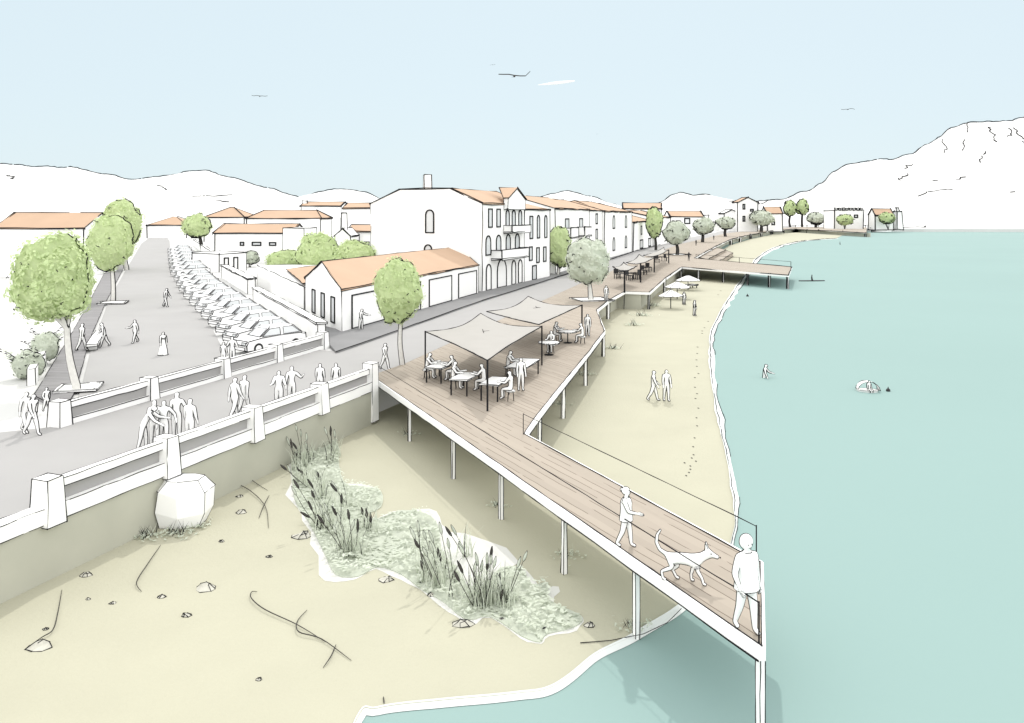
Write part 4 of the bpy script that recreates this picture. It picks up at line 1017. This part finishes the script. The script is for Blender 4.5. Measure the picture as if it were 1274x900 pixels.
ST = [(107, 716, 15, 'flat stone below the shaded wall strip at left'), (256, 733, 28, 'largest pointed stone in the middle of the open sand'), (48, 806, 30, 'long flat stone at the foot of the big curved stick'), (57, 783, 8, 'small stone just above the long flat stone at left'), (110, 746, 6, 'tiny dark stone below the flat stone'), (140, 751, 8, 'small stone left of the bent stick'), (201, 743, 10, 'small pale stone at the lower end of the bent stick'), (232, 766, 14, 'pale stone below the largest pointed stone'), (276, 674, 7, 'small round stone above the largest stone'), (335, 693, 8, 'small dark stone left of the reed bed'), (300, 638, 14, 'stone cluster piece below the curved grass lines'), (298, 618, 9, 'small stone in the shaded strip'), (264, 616, 9, 'small triangular stone in shade right of the rock pier'), (141, 670, 10, 'small stone in shade below the parapet'), (164, 668, 8, 'tiny stone in shade left of the rock pier'), (576, 777, 26, 'wide flat stone at the lower edge of the reed bed'), (623, 772, 10, 'small stone right of the wide flat stone'), (733, 779, 14, 'flat stone on the sand spit near the water'), (322, 846, 8, 'small dark stone on the lowest open sand'), (537, 741, 12, 'stone at the edge of the reed bed below the bend'), (480, 722, 18, 'long flat stone under the reed bed corner'), (375, 668, 26, 'leaf shaped stone left of the long leaning reeds'), (268, 595, 8, 'tiny dark stone high in the shade by the wall'), (297, 584, 8, 'small stone between the two curved grass lines')]
for i, (x, y, w, l) in enumerate(ST): stone(l, x, y, w, i)
def stick(label, pts, r=.014):
    q = [P(x, y, 0) for x, y in pts]; q = smooth_line([v + Vector((0, 0, .02 + .05 * math.sin(PI * i / max(1, len(q) - 1)))) for i, v in enumerate(q)], 5)
    tag(obj('driftwood_stick', MB().tube(q, [r * (1 - .6 * abs(2 * i / (len(q) - 1) - 1) ** 2) for i in range(len(q))], 6), TWIG, origin=tuple(q[0])), label, 'stick', 'thin sticks on the dry sand')
stick('bent thin stick in the shade below the left parapet post', ((104, 633), (95, 655), (86, 676), (97, 685), (111, 691)))
stick('short stick crossing the bent one in shade', ((110, 665), (105, 680), (106, 698)))
stick('long curved stick ending at the flat stone at far left', ((77, 735), (72, 765), (66, 787), (52, 796), (32, 808)))
stick('thin bent stick alone on the sand left of centre', ((200, 679), (184, 704), (170, 727), (176, 737)))
stick('small hooked stick below the white rock pier', ((238, 632), (228, 647), (240, 650), (244, 656)))
stick('longer of two curved sticks right of the rock pier', ((292, 564), (281, 580), (284, 598), (310, 612), (330, 632), (334, 658)))
stick('shorter of two curved sticks right of the rock pier', ((313, 569), (305, 582), (312, 598), (333, 611)))
stick('short stick crossing the end of the longer curved stick', ((335, 617), (328, 632), (322, 646)))
stick('long stick curving across the lower sand', ((320, 737), (313, 739), (313, 748), (330, 762), (370, 780), (405, 800)))
stick('looped stick crossing the long one on the lower sand', ((382, 760), (370, 776), (372, 790), (400, 798), (437, 823)))
stick('short stick at the end of the long lower stick', ((418, 803), (412, 820), (402, 832)))
stick('tiny stick near the bottom of the sand', ((477, 868), (478, 877)))
fp = MB(); rr = random.Random(12)
for (x, y) in [(868, 432), (867, 440), (866, 448), (868, 456), (866, 470), (865, 482), (866, 496), (868, 508), (866, 520), (867, 530), (864, 545), (862, 556), (864, 566), (866, 574), (860, 580), (856, 588), (862, 570), (858, 584), (853, 576), (873, 415), (877, 408), (874, 412), (880, 400), (895, 367), (898, 362), (866, 490), (869, 465), (855, 592)]:
    p = P(x + rr.uniform(-1.5, 1.5), y, .006); fp.add([p + Vector((math.cos(k) * .05 * p.y / 40, math.sin(k) * .11 * p.y / 40, 0)) for k in (0, 1, 2.1, 3.1, 4.2, 5.2)], [[0, 1, 2, 3, 4, 5]])
tag(obj('footprints', fp, [TWIG]), 'trail of small dark footprints along the waterline', 'footprints', None, 'stuff')

# ================================================================== PEOPLE
def rotx(v, a, piv):
    d = v - piv; c, s_ = math.cos(a), math.sin(a); return piv + Vector((d.x, d.y * c - d.z * s_, d.y * s_ + d.z * c))
D2 = math.radians
def skeleton(h=1.75, lean=0, head=0, aL=(8, 8, 12), aR=(8, 8, 12), lL=(4, 6), lR=(-4, 4), sit=False, fingers=False, bulk=1.0, nose=True, splay=2):
    J = []; E = []; hands = []
    def add(v, r, par=None):
        J.append((Vector(v), r)); i = len(J) - 1
        if par is not None: E.append((par, i))
        return i
    pel = add((0, 0, .53), .074 * bulk); piv = Vector((0, 0, .53)); la = D2(lean)
    U = lambda v: rotx(Vector(v), la, piv)
    wa = add(U((0, 0, .61)), .066 * bulk, pel); che = add(U((0, .002, .71)), .076 * bulk, wa); uc = add(U((0, .004, .785)), .066 * bulk, che)
    nk = add(U((0, 0, .845)), .030, uc); hp = U((0, 0, .85)); ha = la + D2(head)
    Hd = lambda v: hp + (rotx(Vector(v), ha, Vector((0, 0, .85))) - Vector((0, 0, .85)))
    h0 = add(Hd((0, -.008, .885)), .046, nk); h1 = add(Hd((0, -.006, .925)), .058, h0); h2 = add(Hd((0, .004, .962)), .048, h1)
    if nose: add(Hd((0, -.066, .915)), .011, h1)
    for sd, (sw, ab, eb) in ((1, aL), (-1, aR)):
        sh = add(U((sd * .098, 0, .795)), .040 * bulk, uc); sw, ab, eb = D2(sw) + la * .6, D2(ab), D2(eb)
        d1 = Vector((sd * math.sin(ab), -math.sin(sw) * math.cos(ab), -math.cos(sw) * math.cos(ab))); p = J[sh][0] + d1 * .175
        el = add(p, .027 * bulk, sh); s2 = sw + eb
        d2 = Vector((sd * math.sin(ab * .3), -math.sin(s2) * math.cos(ab * .3), -math.cos(s2) * math.cos(ab * .3))); wr = add(p + d2 * .145, .018, el)
        q = J[wr][0]; ax = Vector((0, 1, 0)); sidev = d2.cross(Vector((1, 0, 0))).normalized()
        hd = add(q + d2 * .035, .021, wr); hands.append(hd)
        if fingers:
            for k, (o, ln) in enumerate(((-.017, .043), (-.006, .052), (.006, .049), (.017, .038))):
                f1 = add(q + d2 * .062 + sidev * o, .0062, hd); f2 = add(q + d2 * (.062 + ln * .55) + sidev * o * 1.1 + Vector((-sd * .008, 0, 0)), .0054, f1); add(q + d2 * (.058 + ln * .95) + sidev * o * 1.1 + Vector((-sd * .02, 0, 0)), .0045, f2)
            t1 = add(q + d2 * .035 + sidev * .026, .0068, hd); add(q + d2 * .062 + sidev * .036, .0055, t1)
        else: add(q + d2 * .085, .012, hd)
    for sd, (sw, kb) in ((1, lL), (-1, lR)):
        hi = add((sd * .048, 0, .495), .056 * bulk, pel); sw, kb = D2(sw), D2(kb); sp = D2(splay)
        d1 = Vector((sd * math.sin(sp), -math.sin(sw), -math.cos(sw))).normalized(); kn = add(J[hi][0] + d1 * .235, .038 * bulk, hi)
        s2 = sw - kb; d2 = Vector((sd * math.sin(sp) * .3, -math.sin(s2), -math.cos(s2))).normalized()
        an = add(J[kn][0] + d2 * .225, .024, kn); tt = J[an][0] + Vector((0, 0, -.022)); add(tt + Vector((sd * .01, -.075, -.004)), .018, an); 
    global HANDS
    HANDS = [J[i][0] * h for i in hands]
    V = [(v * h, r * h) for v, r in J]
    mz = min(v.z - r for v, r in V)
    hipz = V[0][0].z
    return V, E, (hipz - .085 * h if sit else mz)
def skin_eval(items):
    """items: list of (verts+radii, edges, subdiv) -> list of (verts, faces)"""
    tmp = []
    for V, E, lv in items:
        me = bpy.data.meshes.new('tmp'); me.from_pydata([tuple(v) for v, r in V], E, []); o = bpy.data.objects.new('tmp', me); COL.objects.link(o)
        md = o.modifiers.new('s', 'SKIN'); md.use_smooth_shade = True; md.branch_smoothing = .3
        sv = me.skin_vertices[0].data
        for i, (v, r) in enumerate(V): sv[i].radius = (r, r); sv[i].use_root = (i == 0)
        sb = o.modifiers.new('d', 'SUBSURF'); sb.levels = lv; sb.render_levels = lv
        tmp.append(o)
    dg = bpy.context.evaluated_depsgraph_get(); out = []
    for o in tmp:
        e = o.evaluated_get(dg); m = e.to_mesh(); out.append(([v.co.copy() for v in m.vertices], [list(p.vertices) for p in m.polygons])); e.to_mesh_clear()
    for o in tmp:
        me = o.data; bpy.data.objects.remove(o); bpy.data.meshes.remove(me)
    return out
PEOPLE = []
def person(label, pos, h, face, group=None, dress=0, hair=None, dark=False, lv=1, sitz=None, **kw):
    PEOPLE.append(dict(label=label, pos=Vector(pos), h=h, face=D2(face), group=group, dress=dress, hair=hair, dark=dark, lv=lv, sitz=sitz, kw=kw))
WK = dict(lL=(20, 8), lR=(-18, 16), aL=(-16, 6, 10), aR=(18, 6, 14))
WK2 = dict(lL=(-16, 16), lR=(18, 6), aL=(16, 8, 20), aR=(-14, 6, 8))
G1 = 'people crossing the bridge'
person('person bending forward at the left of the bridge group', P(178, 561), 1.72, 100, G1, lean=32, head=8, aL=(30, 10, 30), aR=(20, 8, 20), lL=(10, 8), lR=(-8, 6))
person('person standing second from left in the bridge group', P(192, 557), 1.72, 200, G1, aL=(20, 10, 50))
person('person with hand on hip in the middle of the bridge group', P(204, 556), 1.72, 20, G1, aL=(-10, 38, 60), **{k: v for k, v in WK.items() if k[0] == 'l'})
person('tallest person at the back of the bridge group', P(220, 549), 1.82, 190, G1, aR=(0, 30, 20))
person('broad person at the right of the bridge group', P(236, 555), 1.72, 170, G1, bulk=1.1)
person('left of the couple on the bridge walking close together', P(292, 521), 1.72, 150, G1, bulk=1.12, **WK)
person('right of the couple on the bridge walking close together', P(304, 517), 1.72, 160, G1, **WK2)
person('broad person with folded arms near the third parapet post', P(347, 509), 1.66, 10, G1, bulk=1.25, aL=(15, 20, 80), aR=(15, 20, 80))
person('person raising an elbow beside the broad one on the bridge', P(363, 504.5), 1.74, 20, G1, aL=(20, 45, 100), aR=(5, 12, 10))
person('left of two small people by the last parapet post', P(398, 491.5), 1.46, 180, G1, bulk=1.1)
person('right of two small people by the last parapet post', P(418, 489.5), 1.42, 200, G1)
person('lone walker at the road where the boardwalk begins', P(479, 460), 1.46, 60, None, **WK)
G2 = 'people at the left end of the bridge'
person('front of a pair walking close together at far left', P(40, 542), 1.62, 70, G2, bulk=1.1, lean=6, **WK)
person('rear of a pair walking close together at far left', P(31, 538), 1.6, 70, G2, lean=6, **WK2)
person('child stepping past the end post of the farther parapet', P(58, 513), 1.08, 50, G2, **{**WK, 'aR': (30, 20, 40)})
G3 = 'people in the left street'
person('tall person standing on the plank pavement by the tree trunk', P(102, 437), 1.74, 150, G3, **{**WK2, 'aL': (20, 25, 40)})
person('person leaning sideways beside the white bench', P(130, 432), 1.6, 290, G3, lean=14, **WK)
person('person striding across the left street', P(168, 427), 1.55, 330, G3, **{**WK, 'aR': (25, 30, 60)})
person('woman in a long white dress in the left street', P(203, 442), 1.38, 40, G3, dress=1)
person('person by the parked cars looking down, farthest in the street', P(206, 382), 1.72, 80, G3, lean=8, **WK2)
person('person at left of the pair behind the parapet by the cars', P(278, 455), 1.30, 170, G3)
person('person with bent arms right of the pair by the cars', P(289, 453), 1.55, 10, G3, aL=(10, 25, 70), aR=(10, 25, 70))
person('person reaching towards the wall of the low building', P(449, 412), 1.6, 70, None, aL=(60, 10, 20), lean=6, lL=(8, 8), lR=(-6, 4))
G4 = 'people on the beach'
person('left of two people walking side by side on the beach', P(813, 499, 0), 1.70, 80, G4, bulk=1.1, **{**WK, 'aL': (12, 12, 40)})
person('right of two people walking side by side on the beach', P(829, 499, 0), 1.72, 10, G4, lL=(8, 8), lR=(-6, 4))
person('bather standing in front of the nearest parasol', P(864, 393, 0), 1.56, 60, G4)
person('bather standing between the parasols', P(851, 379, 0), 1.42, 20, G4)
G5 = 'people standing on the terrace deck'
person('waiter standing under the big sail beside the long table', P(648, 486, ZD), 1.55, 15, G5)
person('person standing right of the second sail pole', P(731, 418, ZD), 1.5, 0, G5)
person('person at the deck edge below the large olive tree', P(754, 375, ZD), 1.5, 20, G5)
G6 = 'small figures along the far promenade'
person('dark figure on the promenade at the pier entrance', P(857, 325, ZD), 1.7, 20, G6, dark=True)
person('dark figure between two small olive trees', P(866, 306, ZD), 1.7, 20, G6, dark=True)
person('dark figure below the third olive tree', P(888, 299, ZD), 1.7, 20, G6, dark=True)
# boardwalk figures
person('near person walking on the end of the boardwalk above the water', P(929, 786, ZD), 1.86, 20, None, hair='bob', lv=2, fingers=True, bulk=1.12, aL=(-8, 14, 18), aR=(12, 26, 40), lL=(10, 6), lR=(-10, 12))
person('woman walking on the boardwalk behind the dog', P(779, 681, ZD), 1.46, 66, None, hair='bun', lv=2, fingers=True, aL=(-14, 8, 12), aR=(28, 10, 60), lL=(12, 6), lR=(-12, 14))
# seated
G7 = 'people seated at the terrace tables'
tu, tn = Vector((.31, .95)), Vector((.95, -.31))
def seat(label, tx, ty, du, dn, face, h=1.62, **kw):
    p = Vector((tx, ty)) + tu * du + tn * dn
    stool(p.x, p.y, 'stool under the ' + label.replace('person ', 'sitter ', 1))
    person(label, (p.x, p.y, ZD), h, face, G7, sitz=.45, lL=(84, 86), lR=(82, 84), aL=(35, 8, 60), aR=(35, 8, 55), **kw)
seat('person leaning over the table by the left sail pole', TABS[0][1], TABS[0][2], .2, -.8, 72, lean=14)
seat('person hunched at the right side of that left table', TABS[0][1], TABS[0][2], -.1, .8, 252, lean=12)
seat('person at the far side of the second table', TABS[1][1], TABS[1][2], .5, -.8, 72, lean=8)
seat('person at the right side of the second table', TABS[1][1], TABS[1][2], .35, .8, 252, lean=10)
seat('person in front of the table by the front pole', TABS[2][1], TABS[2][2], -.35, .85, 250, lean=4)
seat('person behind the long table', TABS[3][1], TABS[3][2], .3, -.9, 72, lean=12)
seat('person at the nearer round table', 2.15, 46.8, .95, -.1, 340, lean=6)
seat('person at left of the farther round table', 3.55, 51.2, .3, -.95, 72, lean=10)
seat('person at right of the farther round table', 3.55, 51.2, .1, .95, 252, lean=10)
# bathers
G8 = 'bathers in the sea'
q = P(951, 470, ZW); person('bather standing knee deep in the shallow water', (q.x, q.y, ZW - .72), 1.6, 60, G8, lean=8, aL=(30, 14, 40))
q = P(1010, 350, ZW); person('dark bather sitting astride a board near the pier', (q.x, q.y, ZW - .30), 1.7, 60, G8, dark=True, sitz=.42, lL=(60, 60), lR=(60, 60))
q = P(1045, 304.5, ZW); person('dark bather far out, only head and shoulders showing', (q.x, q.y, ZW - .75), 1.8, 60, G8, dark=True)
q = P(1081, 488, ZW); person('bather sitting under the small canopied float', (q.x, q.y, ZW - .28), 1.0, 20, G8, sitz=.4, lL=(80, 80), lR=(80, 80))

items = []
for p in PEOPLE:
    V, E, z0 = skeleton(p['h'], sit=p['sitz'] is not None, **p['kw']); p['z0'] = z0; p['hands'] = list(HANDS); items.append((V, E, p['lv']))
DOG = [((0, .33, .53), .135), ((0, .05, .54), .135), ((0, -.24, .53), .155), ((0, -.40, .64), .085), ((0, -.52, .73), .078), ((0, -.64, .70), .05), ((0, -.75, .66), .034),
       ((.055, -.48, .82), .036), ((.07, -.46, .96), .009), ((-.055, -.48, .82), .036), ((-.07, -.46, .96), .009),
       ((0, .45, .60), .045), ((0, .60, .68), .034), ((0, .68, .84), .032), ((0, .66, 1.02), .028), ((0, .58, 1.15), .014)]
DE = [(0, 1), (1, 2), (2, 3), (3, 4), (4, 5), (5, 6), (4, 7), (7, 8), (4, 9), (9, 10), (0, 11), (11, 12), (12, 13), (13, 14), (14, 15)]
for sd, fw in ((1, .06), (-1, -.06)):
    k = len(DOG); DOG += [((sd * .075, .33, .44), .085), ((sd * .085, .24 - fw, .33), .052), ((sd * .085, .43 - fw * 2, .21), .028), ((sd * .085, .37 - fw * 2.4, .05), .027), ((sd * .085, .30 - fw * 2.4, .028), .026)]
    DE += [(0, k), (k, k + 1), (k + 1, k + 2), (k + 2, k + 3), (k + 3, k + 4)]
    k = len(DOG); fw = -fw; DOG += [((sd * .075, -.27, .44), .065), ((sd * .08, -.22 - fw, .32), .042), ((sd * .08, -.25 - fw * 2.2, .16), .027), ((sd * .08, -.27 - fw * 2.4, .04), .027), ((sd * .08, -.33 - fw * 2.4, .028), .024)]
    DE += [(2, k), (k, k + 1), (k + 1, k + 2), (k + 2, k + 3), (k + 3, k + 4)]
items.append(([(Vector(v), r) for v, r in DOG], DE, 2))
meshes = skin_eval(items)
def ellipsoid(m_, c, r, n1=14, n2=10, zmin=-1, f=None):
    vs = []; 
    for j in range(n2 + 1):
        th = PI * j / n2
        for i in range(n1):
            ph = 2 * PI * i / n1; v = Vector((math.sin(th) * math.cos(ph), math.sin(th) * math.sin(ph), math.cos(th))); k = f(v) if f else 1
            vs.append(c + Vector((v.x * r[0], v.y * r[1], v.z * r[2])) * k)
    m_.add(vs, [[j * n1 + i, (j + 1) * n1 + i, (j + 1) * n1 + (i + 1) % n1, j * n1 + (i + 1) % n1] for j in range(n2) for i in range(n1)])
for p, (vs, fs) in zip(PEOPLE, meshes):
    h = p['h']; Y = p['pos'].y; r = ir(Y, .00058)
    zoff = -p['z0'] + (p['sitz'] or 0)
    M = Matrix.Translation(p['pos'] + Vector((0, 0, zoff))) @ Matrix.Rotation(p['face'], 4, 'Z')
    m_ = MB().add(vs, fs).xf(M)
    near = p['lv'] > 1
    if not p['dark']: m_.contour(r, VIEW, 1, off=.5, fine=[(M @ q, .075 * h) for q in p['hands']])
    o = obj('person', m_, [DARK if p['dark'] else BODY, INK], origin=tuple(p['pos']), smooth=True); tag(o, p['label'], 'person', p['group'])
    if p['dress']:
        d = MB(); n = 14; vv = []
        for k, (z, rr_) in enumerate(((.02, .20), (.2, .175), (.4, .13), (.60, .085), (.70, .082))):
            vv += [Vector((math.cos(2 * PI * i / n) * rr_ * h * (1 + .05 * math.sin(5 * 2 * PI * i / n) * (1 - z)), math.sin(2 * PI * i / n) * rr_ * h * .9, z * h)) for i in range(n)]
        d.add(vv, [[k * n + i, k * n + (i + 1) % n, (k + 1) * n + (i + 1) % n, (k + 1) * n + i] for k in range(4) for i in range(n)])
        d.xf(Matrix.Translation(p['pos']) @ Matrix.Rotation(p['face'], 4, 'Z')); d.contour(r, VIEW, 1, off=.4); d.edges(r, 80, skip=0)
        obj('dress', d, [BODY, INK], o, smooth=True)
    if p['hair']:
        V, E, z0 = skeleton(h, **p['kw']); hc = V[6][0]; hh = MB()
        if p['hair'] == 'bob':
            ellipsoid(hh, hc + Vector((0, .014, .014)) * h, (.072 * h, .070 * h, .078 * h), 20, 14, f=lambda v: .80 if (v.y < -.35 and v.z < .45) else (1.03 if v.z < 0 else 1))
        else:
            ellipsoid(hh, hc + Vector((0, .014, .020)) * h, (.066 * h, .066 * h, .060 * h), 20, 14, f=lambda v: .78 if (v.y < -.3 and v.z < .4) else 1)
            ellipsoid(hh, hc + Vector((0, .075, .03)) * h, (.028 * h, .030 * h, .028 * h), 12, 8)
        hh.xf(M); hh.contour(r, VIEW, 1, off=.5); obj('hair', hh, [BODY, INK], o, smooth=True)
        fc = MB()
        for sx in (-1, 1):
            ellipsoid(fc, hc + Vector((sx * .022, -.052, .004)) * h, (.006 * h, .006 * h, .006 * h), 8, 6)
        fc.xf(M); obj('eye', fc, INK, o)
        mo = MB().tube([hc + Vector((-.014, -.053, -.030)) * h, hc + Vector((0, -.056, -.032)) * h, hc + Vector((.014, -.053, -.030)) * h], .0028 * h, 5).xf(M); obj('mouth', mo, INK, o)
        jk = MB(); bu = p['kw'].get('bulk', 1); n = 20; vv = []
        for z, rx, ry in ((.455, .122, .108), (.50, .120, .104), (.58, .108, .094), (.66, .104, .090), (.74, .112, .092), (.785, .104, .080), (.815, .075, .060), (.835, .048, .044)):
            vv += [Vector((math.cos(2 * PI * i / n) * rx * h * bu, math.sin(2 * PI * i / n) * ry * h * bu, z * h)) for i in range(n)]
        jk.add(vv, [[k * n + i, k * n + (i + 1) % n, (k + 1) * n + (i + 1) % n, (k + 1) * n + i] for k in range(7) for i in range(n)])
        jk.xf(M); jk.contour(r, VIEW, 1, off=.5); jk.edges(r * .8, 80, skip=.05); obj('jacket', jk, [BODY, INK], o, smooth=True)
# dog
vs, fs = meshes[-1]; dp = P(853, 724, ZD)
m_ = MB().add(vs, fs).xf(Matrix.Translation(dp) @ Matrix.Rotation(D2(72), 4, 'Z') @ Matrix.Scale(.95, 4)); m_.contour(.0105, VIEW, 1, off=.5)
o = obj('dog', m_, [BODY, INK], origin=tuple(dp), smooth=True); tag(o, 'white dog with raised curling tail walking along the boardwalk', 'dog')
ey = MB()
for sx in (-1, 1): ellipsoid(ey, Vector((sx * .055, -.585, .745)), (.016, .016, .016), 8, 6)
ellipsoid(ey, Vector((0, -.785, .665)), (.022, .018, .018), 8, 6)
ey.xf(Matrix.Translation(dp) @ Matrix.Rotation(D2(72), 4, 'Z') @ Matrix.Scale(.95, 4)); obj('eyes_and_nose', ey, INK, o)

# ================================================================== ON THE WATER, IN THE AIR
q = P(1010, 350, ZW); m_ = MB(); M = Matrix.Translation(q + Vector((0, 0, .02))) @ Matrix.Rotation(.1, 4, 'Z')
vs = [(math.cos(2 * PI * k / 16) * 2.1, math.sin(2 * PI * k / 16) * .42, z) for z in (-.06, .1) for k in range(16)]
m_.add(vs, [list(range(16))[::-1], list(range(16, 32))] + [[k, (k + 1) % 16, 16 + (k + 1) % 16, 16 + k] for k in range(16)]); m_.xf(M)
tag(obj('paddle_board', m_, DARK, origin=tuple(q)), 'dark board floating under the seated bather near the pier', 'board')
q = P(1079, 487, ZW); t = thing('canopied_float', 'small float with curved white canopy out in the bay', 'float', tuple(q))
M = Matrix.Translation(q) @ Matrix.Rotation(-.3, 4, 'Z') @ Matrix.Diagonal((.72, .72, .62, 1)); hu = MB()
vs = [(math.cos(2 * PI * k / 14) * (.75 if z < 0 else .85), math.sin(2 * PI * k / 14) * (.5 if z < 0 else .58), z) for z in (-.1, .16) for k in range(14)]
hu.add(vs, [list(range(14))[::-1], list(range(14, 28))] + [[k, (k + 1) % 14, 14 + (k + 1) % 14, 14 + k] for k in range(14)]).edges(.022, 50, skip=0).xf(M); obj('hull', hu, [WHITE, INK], t)
cn = MB(); vs = []
for k in range(9):
    a = PI * k / 8
    for yy in (-.1, .5): vs.append((-math.cos(a) * .8 + (.15 if yy < 0 else 0), yy, .14 + math.sin(a) * .75))
cn.add(vs, [[2 * k, 2 * k + 1, 2 * k + 3, 2 * k + 2] for k in range(8)]); cn.edges(.028, 70, skip=0).xf(M); obj('canopy', cn, [WHITE, INK], t)
def buoy(label, x, y, s_, m):
    p = P(x, y, ZW); b = MB(); ellipsoid(b, p + Vector((0, 0, s_ * .4)), (s_, s_, s_), 12, 8); b.tube([p + Vector((0, 0, s_)), p + Vector((0, 0, s_ * 2.2))], [s_ * .45, s_ * .08], 8)
    tag(obj('buoy', b, m, origin=tuple(p)), label, 'buoy')
buoy('small dark buoy floating off the small pier', 930, 369, .16, DARK)
buoy('tiny buoy floating right of the canopied float', 1105, 487, .12, DARK)
def bird(label, x, y, Y, span, rz, up):
    c = Q(x, y, Y); t = thing('seagull', label, 'bird', tuple(c), 'gulls in the sky'); M = Matrix.Translation(c) @ Matrix.Rotation(rz, 4, 'Z'); w = span / 2
    b = MB(); ellipsoid(b, Vector((0, 0, 0)), (w * .07, w * .22, w * .06), 10, 8); b.add([(-.06 * w, .25 * w, 0), (.06 * w, .25 * w, 0), (.12 * w, .5 * w, .02 * w), (-.12 * w, .5 * w, .02 * w)], [[0, 1, 2, 3], [3, 2, 1, 0]]); b.xf(M); obj('body', b, TWIG, t)
    for s_, u in ((-1, up[0]), (1, up[1])):
        sp = [(0, .05), (.35, .05 + u[0]), (.7, u[1]), (1, u[2])]; m_ = MB(); vs = []
        for k, (a, z) in enumerate(sp):
            ch_ = w * (.085 - .022 * k)
            vs += [(s_ * a * w, -ch_ * .6, z * w + .02 * w), (s_ * a * w, ch_, z * w), (s_ * a * w, 0, z * w - .035 * w)]
        m_.add(vs, [f for k in range(3) for f in ([3 * k, 3 * k + 1, 3 * k + 4, 3 * k + 3], [3 * k + 1, 3 * k + 2, 3 * k + 5, 3 * k + 4], [3 * k + 2, 3 * k, 3 * k + 3, 3 * k + 5])]); m_.xf(M); obj('wing', m_, TWIG, t)
bird('largest gull gliding with one raised wing tip, high over the houses', 640, 95, 120, 4.8, .15, ((.06, .10, .10), (-.02, .04, .34)))
bird('tiny gull beside the largest one, up and left', 613, 81, 140, 1.0, .3, ((.1, 0, -.2), (.1, .2, .25)))
bird('gull gliding level over the left hills', 323, 120, 130, 2.5, .1, ((.05, .05, .1), (0, .03, .08)))
bird('gull gliding over the bay near the right headland', 1055, 136.5, 140, 2.3, -.1, ((0, .0, .05), (.1, .12, .02)))
bird('farthest gull, a mere speck in the middle of the sky', 743, 167, 160, .45, 0, ((.1, .1, .1), (.1, .1, .1)))
m_ = MB(); a, b = Q(669, 106, 2500), Q(715, 101, 2500)
m_.tube([a.lerp(b, k / 8) for k in range(9)], [.5 + 4.2 * math.sin(PI * min(1, k / 8 * .9)) for k in range(9)], 8)
tag(obj('cloud', m_, FOAM), 'short thin white streak of cloud in the blue sky', 'cloud', None, 'structure')

# ================================================================== LIGHT, CAMERA
w = bpy.data.worlds.new('World'); S.world = w; w.use_nodes = True; nt = w.node_tree; L = nt.links
bgn = nt.nodes['Background']; out = nt.nodes['World Output']
sk = nt.nodes.new('ShaderNodeTexSky'); sk.sky_type = 'NISHITA'; sk.sun_disc = False; sk.sun_elevation = SUN_EL
to_sun = -SUN_H; sk.sun_rotation = math.atan2(to_sun.x, to_sun.y); sk.air_density = 1; sk.dust_density = 1
L.new(sk.outputs[0], bgn.inputs['Color']); bgn.inputs['Strength'].default_value = .012
# added bright veil: pale blue low ahead, white overhead, brightest beside and behind
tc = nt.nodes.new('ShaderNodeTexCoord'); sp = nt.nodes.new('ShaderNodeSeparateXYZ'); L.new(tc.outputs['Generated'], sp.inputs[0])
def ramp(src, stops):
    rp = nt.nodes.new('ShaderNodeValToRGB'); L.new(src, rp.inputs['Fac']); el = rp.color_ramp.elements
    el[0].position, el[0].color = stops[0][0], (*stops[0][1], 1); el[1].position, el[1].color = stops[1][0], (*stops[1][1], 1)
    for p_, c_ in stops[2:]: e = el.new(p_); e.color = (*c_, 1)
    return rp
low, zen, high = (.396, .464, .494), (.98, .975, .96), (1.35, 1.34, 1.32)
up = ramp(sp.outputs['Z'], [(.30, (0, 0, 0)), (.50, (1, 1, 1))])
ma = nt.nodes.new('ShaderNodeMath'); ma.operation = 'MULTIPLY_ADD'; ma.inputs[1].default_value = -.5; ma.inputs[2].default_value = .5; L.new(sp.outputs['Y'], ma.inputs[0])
bk = ramp(ma.outputs[0], [(.15, (0, 0, 0)), (.38, (1, 1, 1))])  # side and back sky brightened to fill walls and shade under the deck
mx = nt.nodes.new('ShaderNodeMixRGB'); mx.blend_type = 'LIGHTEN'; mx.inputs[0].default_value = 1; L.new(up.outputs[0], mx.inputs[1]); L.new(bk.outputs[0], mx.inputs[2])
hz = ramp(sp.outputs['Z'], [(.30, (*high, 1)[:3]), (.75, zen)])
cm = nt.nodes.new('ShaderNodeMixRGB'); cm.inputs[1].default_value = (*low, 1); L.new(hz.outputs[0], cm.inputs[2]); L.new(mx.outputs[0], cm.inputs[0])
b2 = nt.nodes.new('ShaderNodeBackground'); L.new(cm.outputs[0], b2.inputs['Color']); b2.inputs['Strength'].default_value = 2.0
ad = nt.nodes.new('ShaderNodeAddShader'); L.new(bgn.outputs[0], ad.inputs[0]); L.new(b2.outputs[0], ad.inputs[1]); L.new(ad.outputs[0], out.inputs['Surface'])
sl = bpy.data.lights.new('sun', 'SUN'); sl.energy = 1.9; sl.angle = math.radians(1.0); sl.color = (1, .97, .92)
so = bpy.data.objects.new('sun', sl); COL.objects.link(so)
dv = Vector((SUN_H.x * math.cos(SUN_EL), SUN_H.y * math.cos(SUN_EL), -math.sin(SUN_EL))); so.rotation_euler = dv.to_track_quat('-Z', 'Y').to_euler()
cam = bpy.data.cameras.new('camera'); co = bpy.data.objects.new('camera', cam); COL.objects.link(co); S.camera = co
co.location = (0, 0, H); co.rotation_euler = (PI / 2, 0, 0)
cam.sensor_width = 36; cam.lens = 36 * F_ / 1274; cam.shift_x = 0; cam.shift_y = -(450 - YH) / 1274; cam.clip_end = 20000; cam.clip_start = .1
vs_ = S.view_settings; vs_.view_transform = 'Standard'; vs_.look = 'None'; vs_.gamma = 1; vs_.use_curve_mapping = False; vs_.exposure = -0.20
for o in list(COL.objects):
    if '_b' in o: del o['_b']
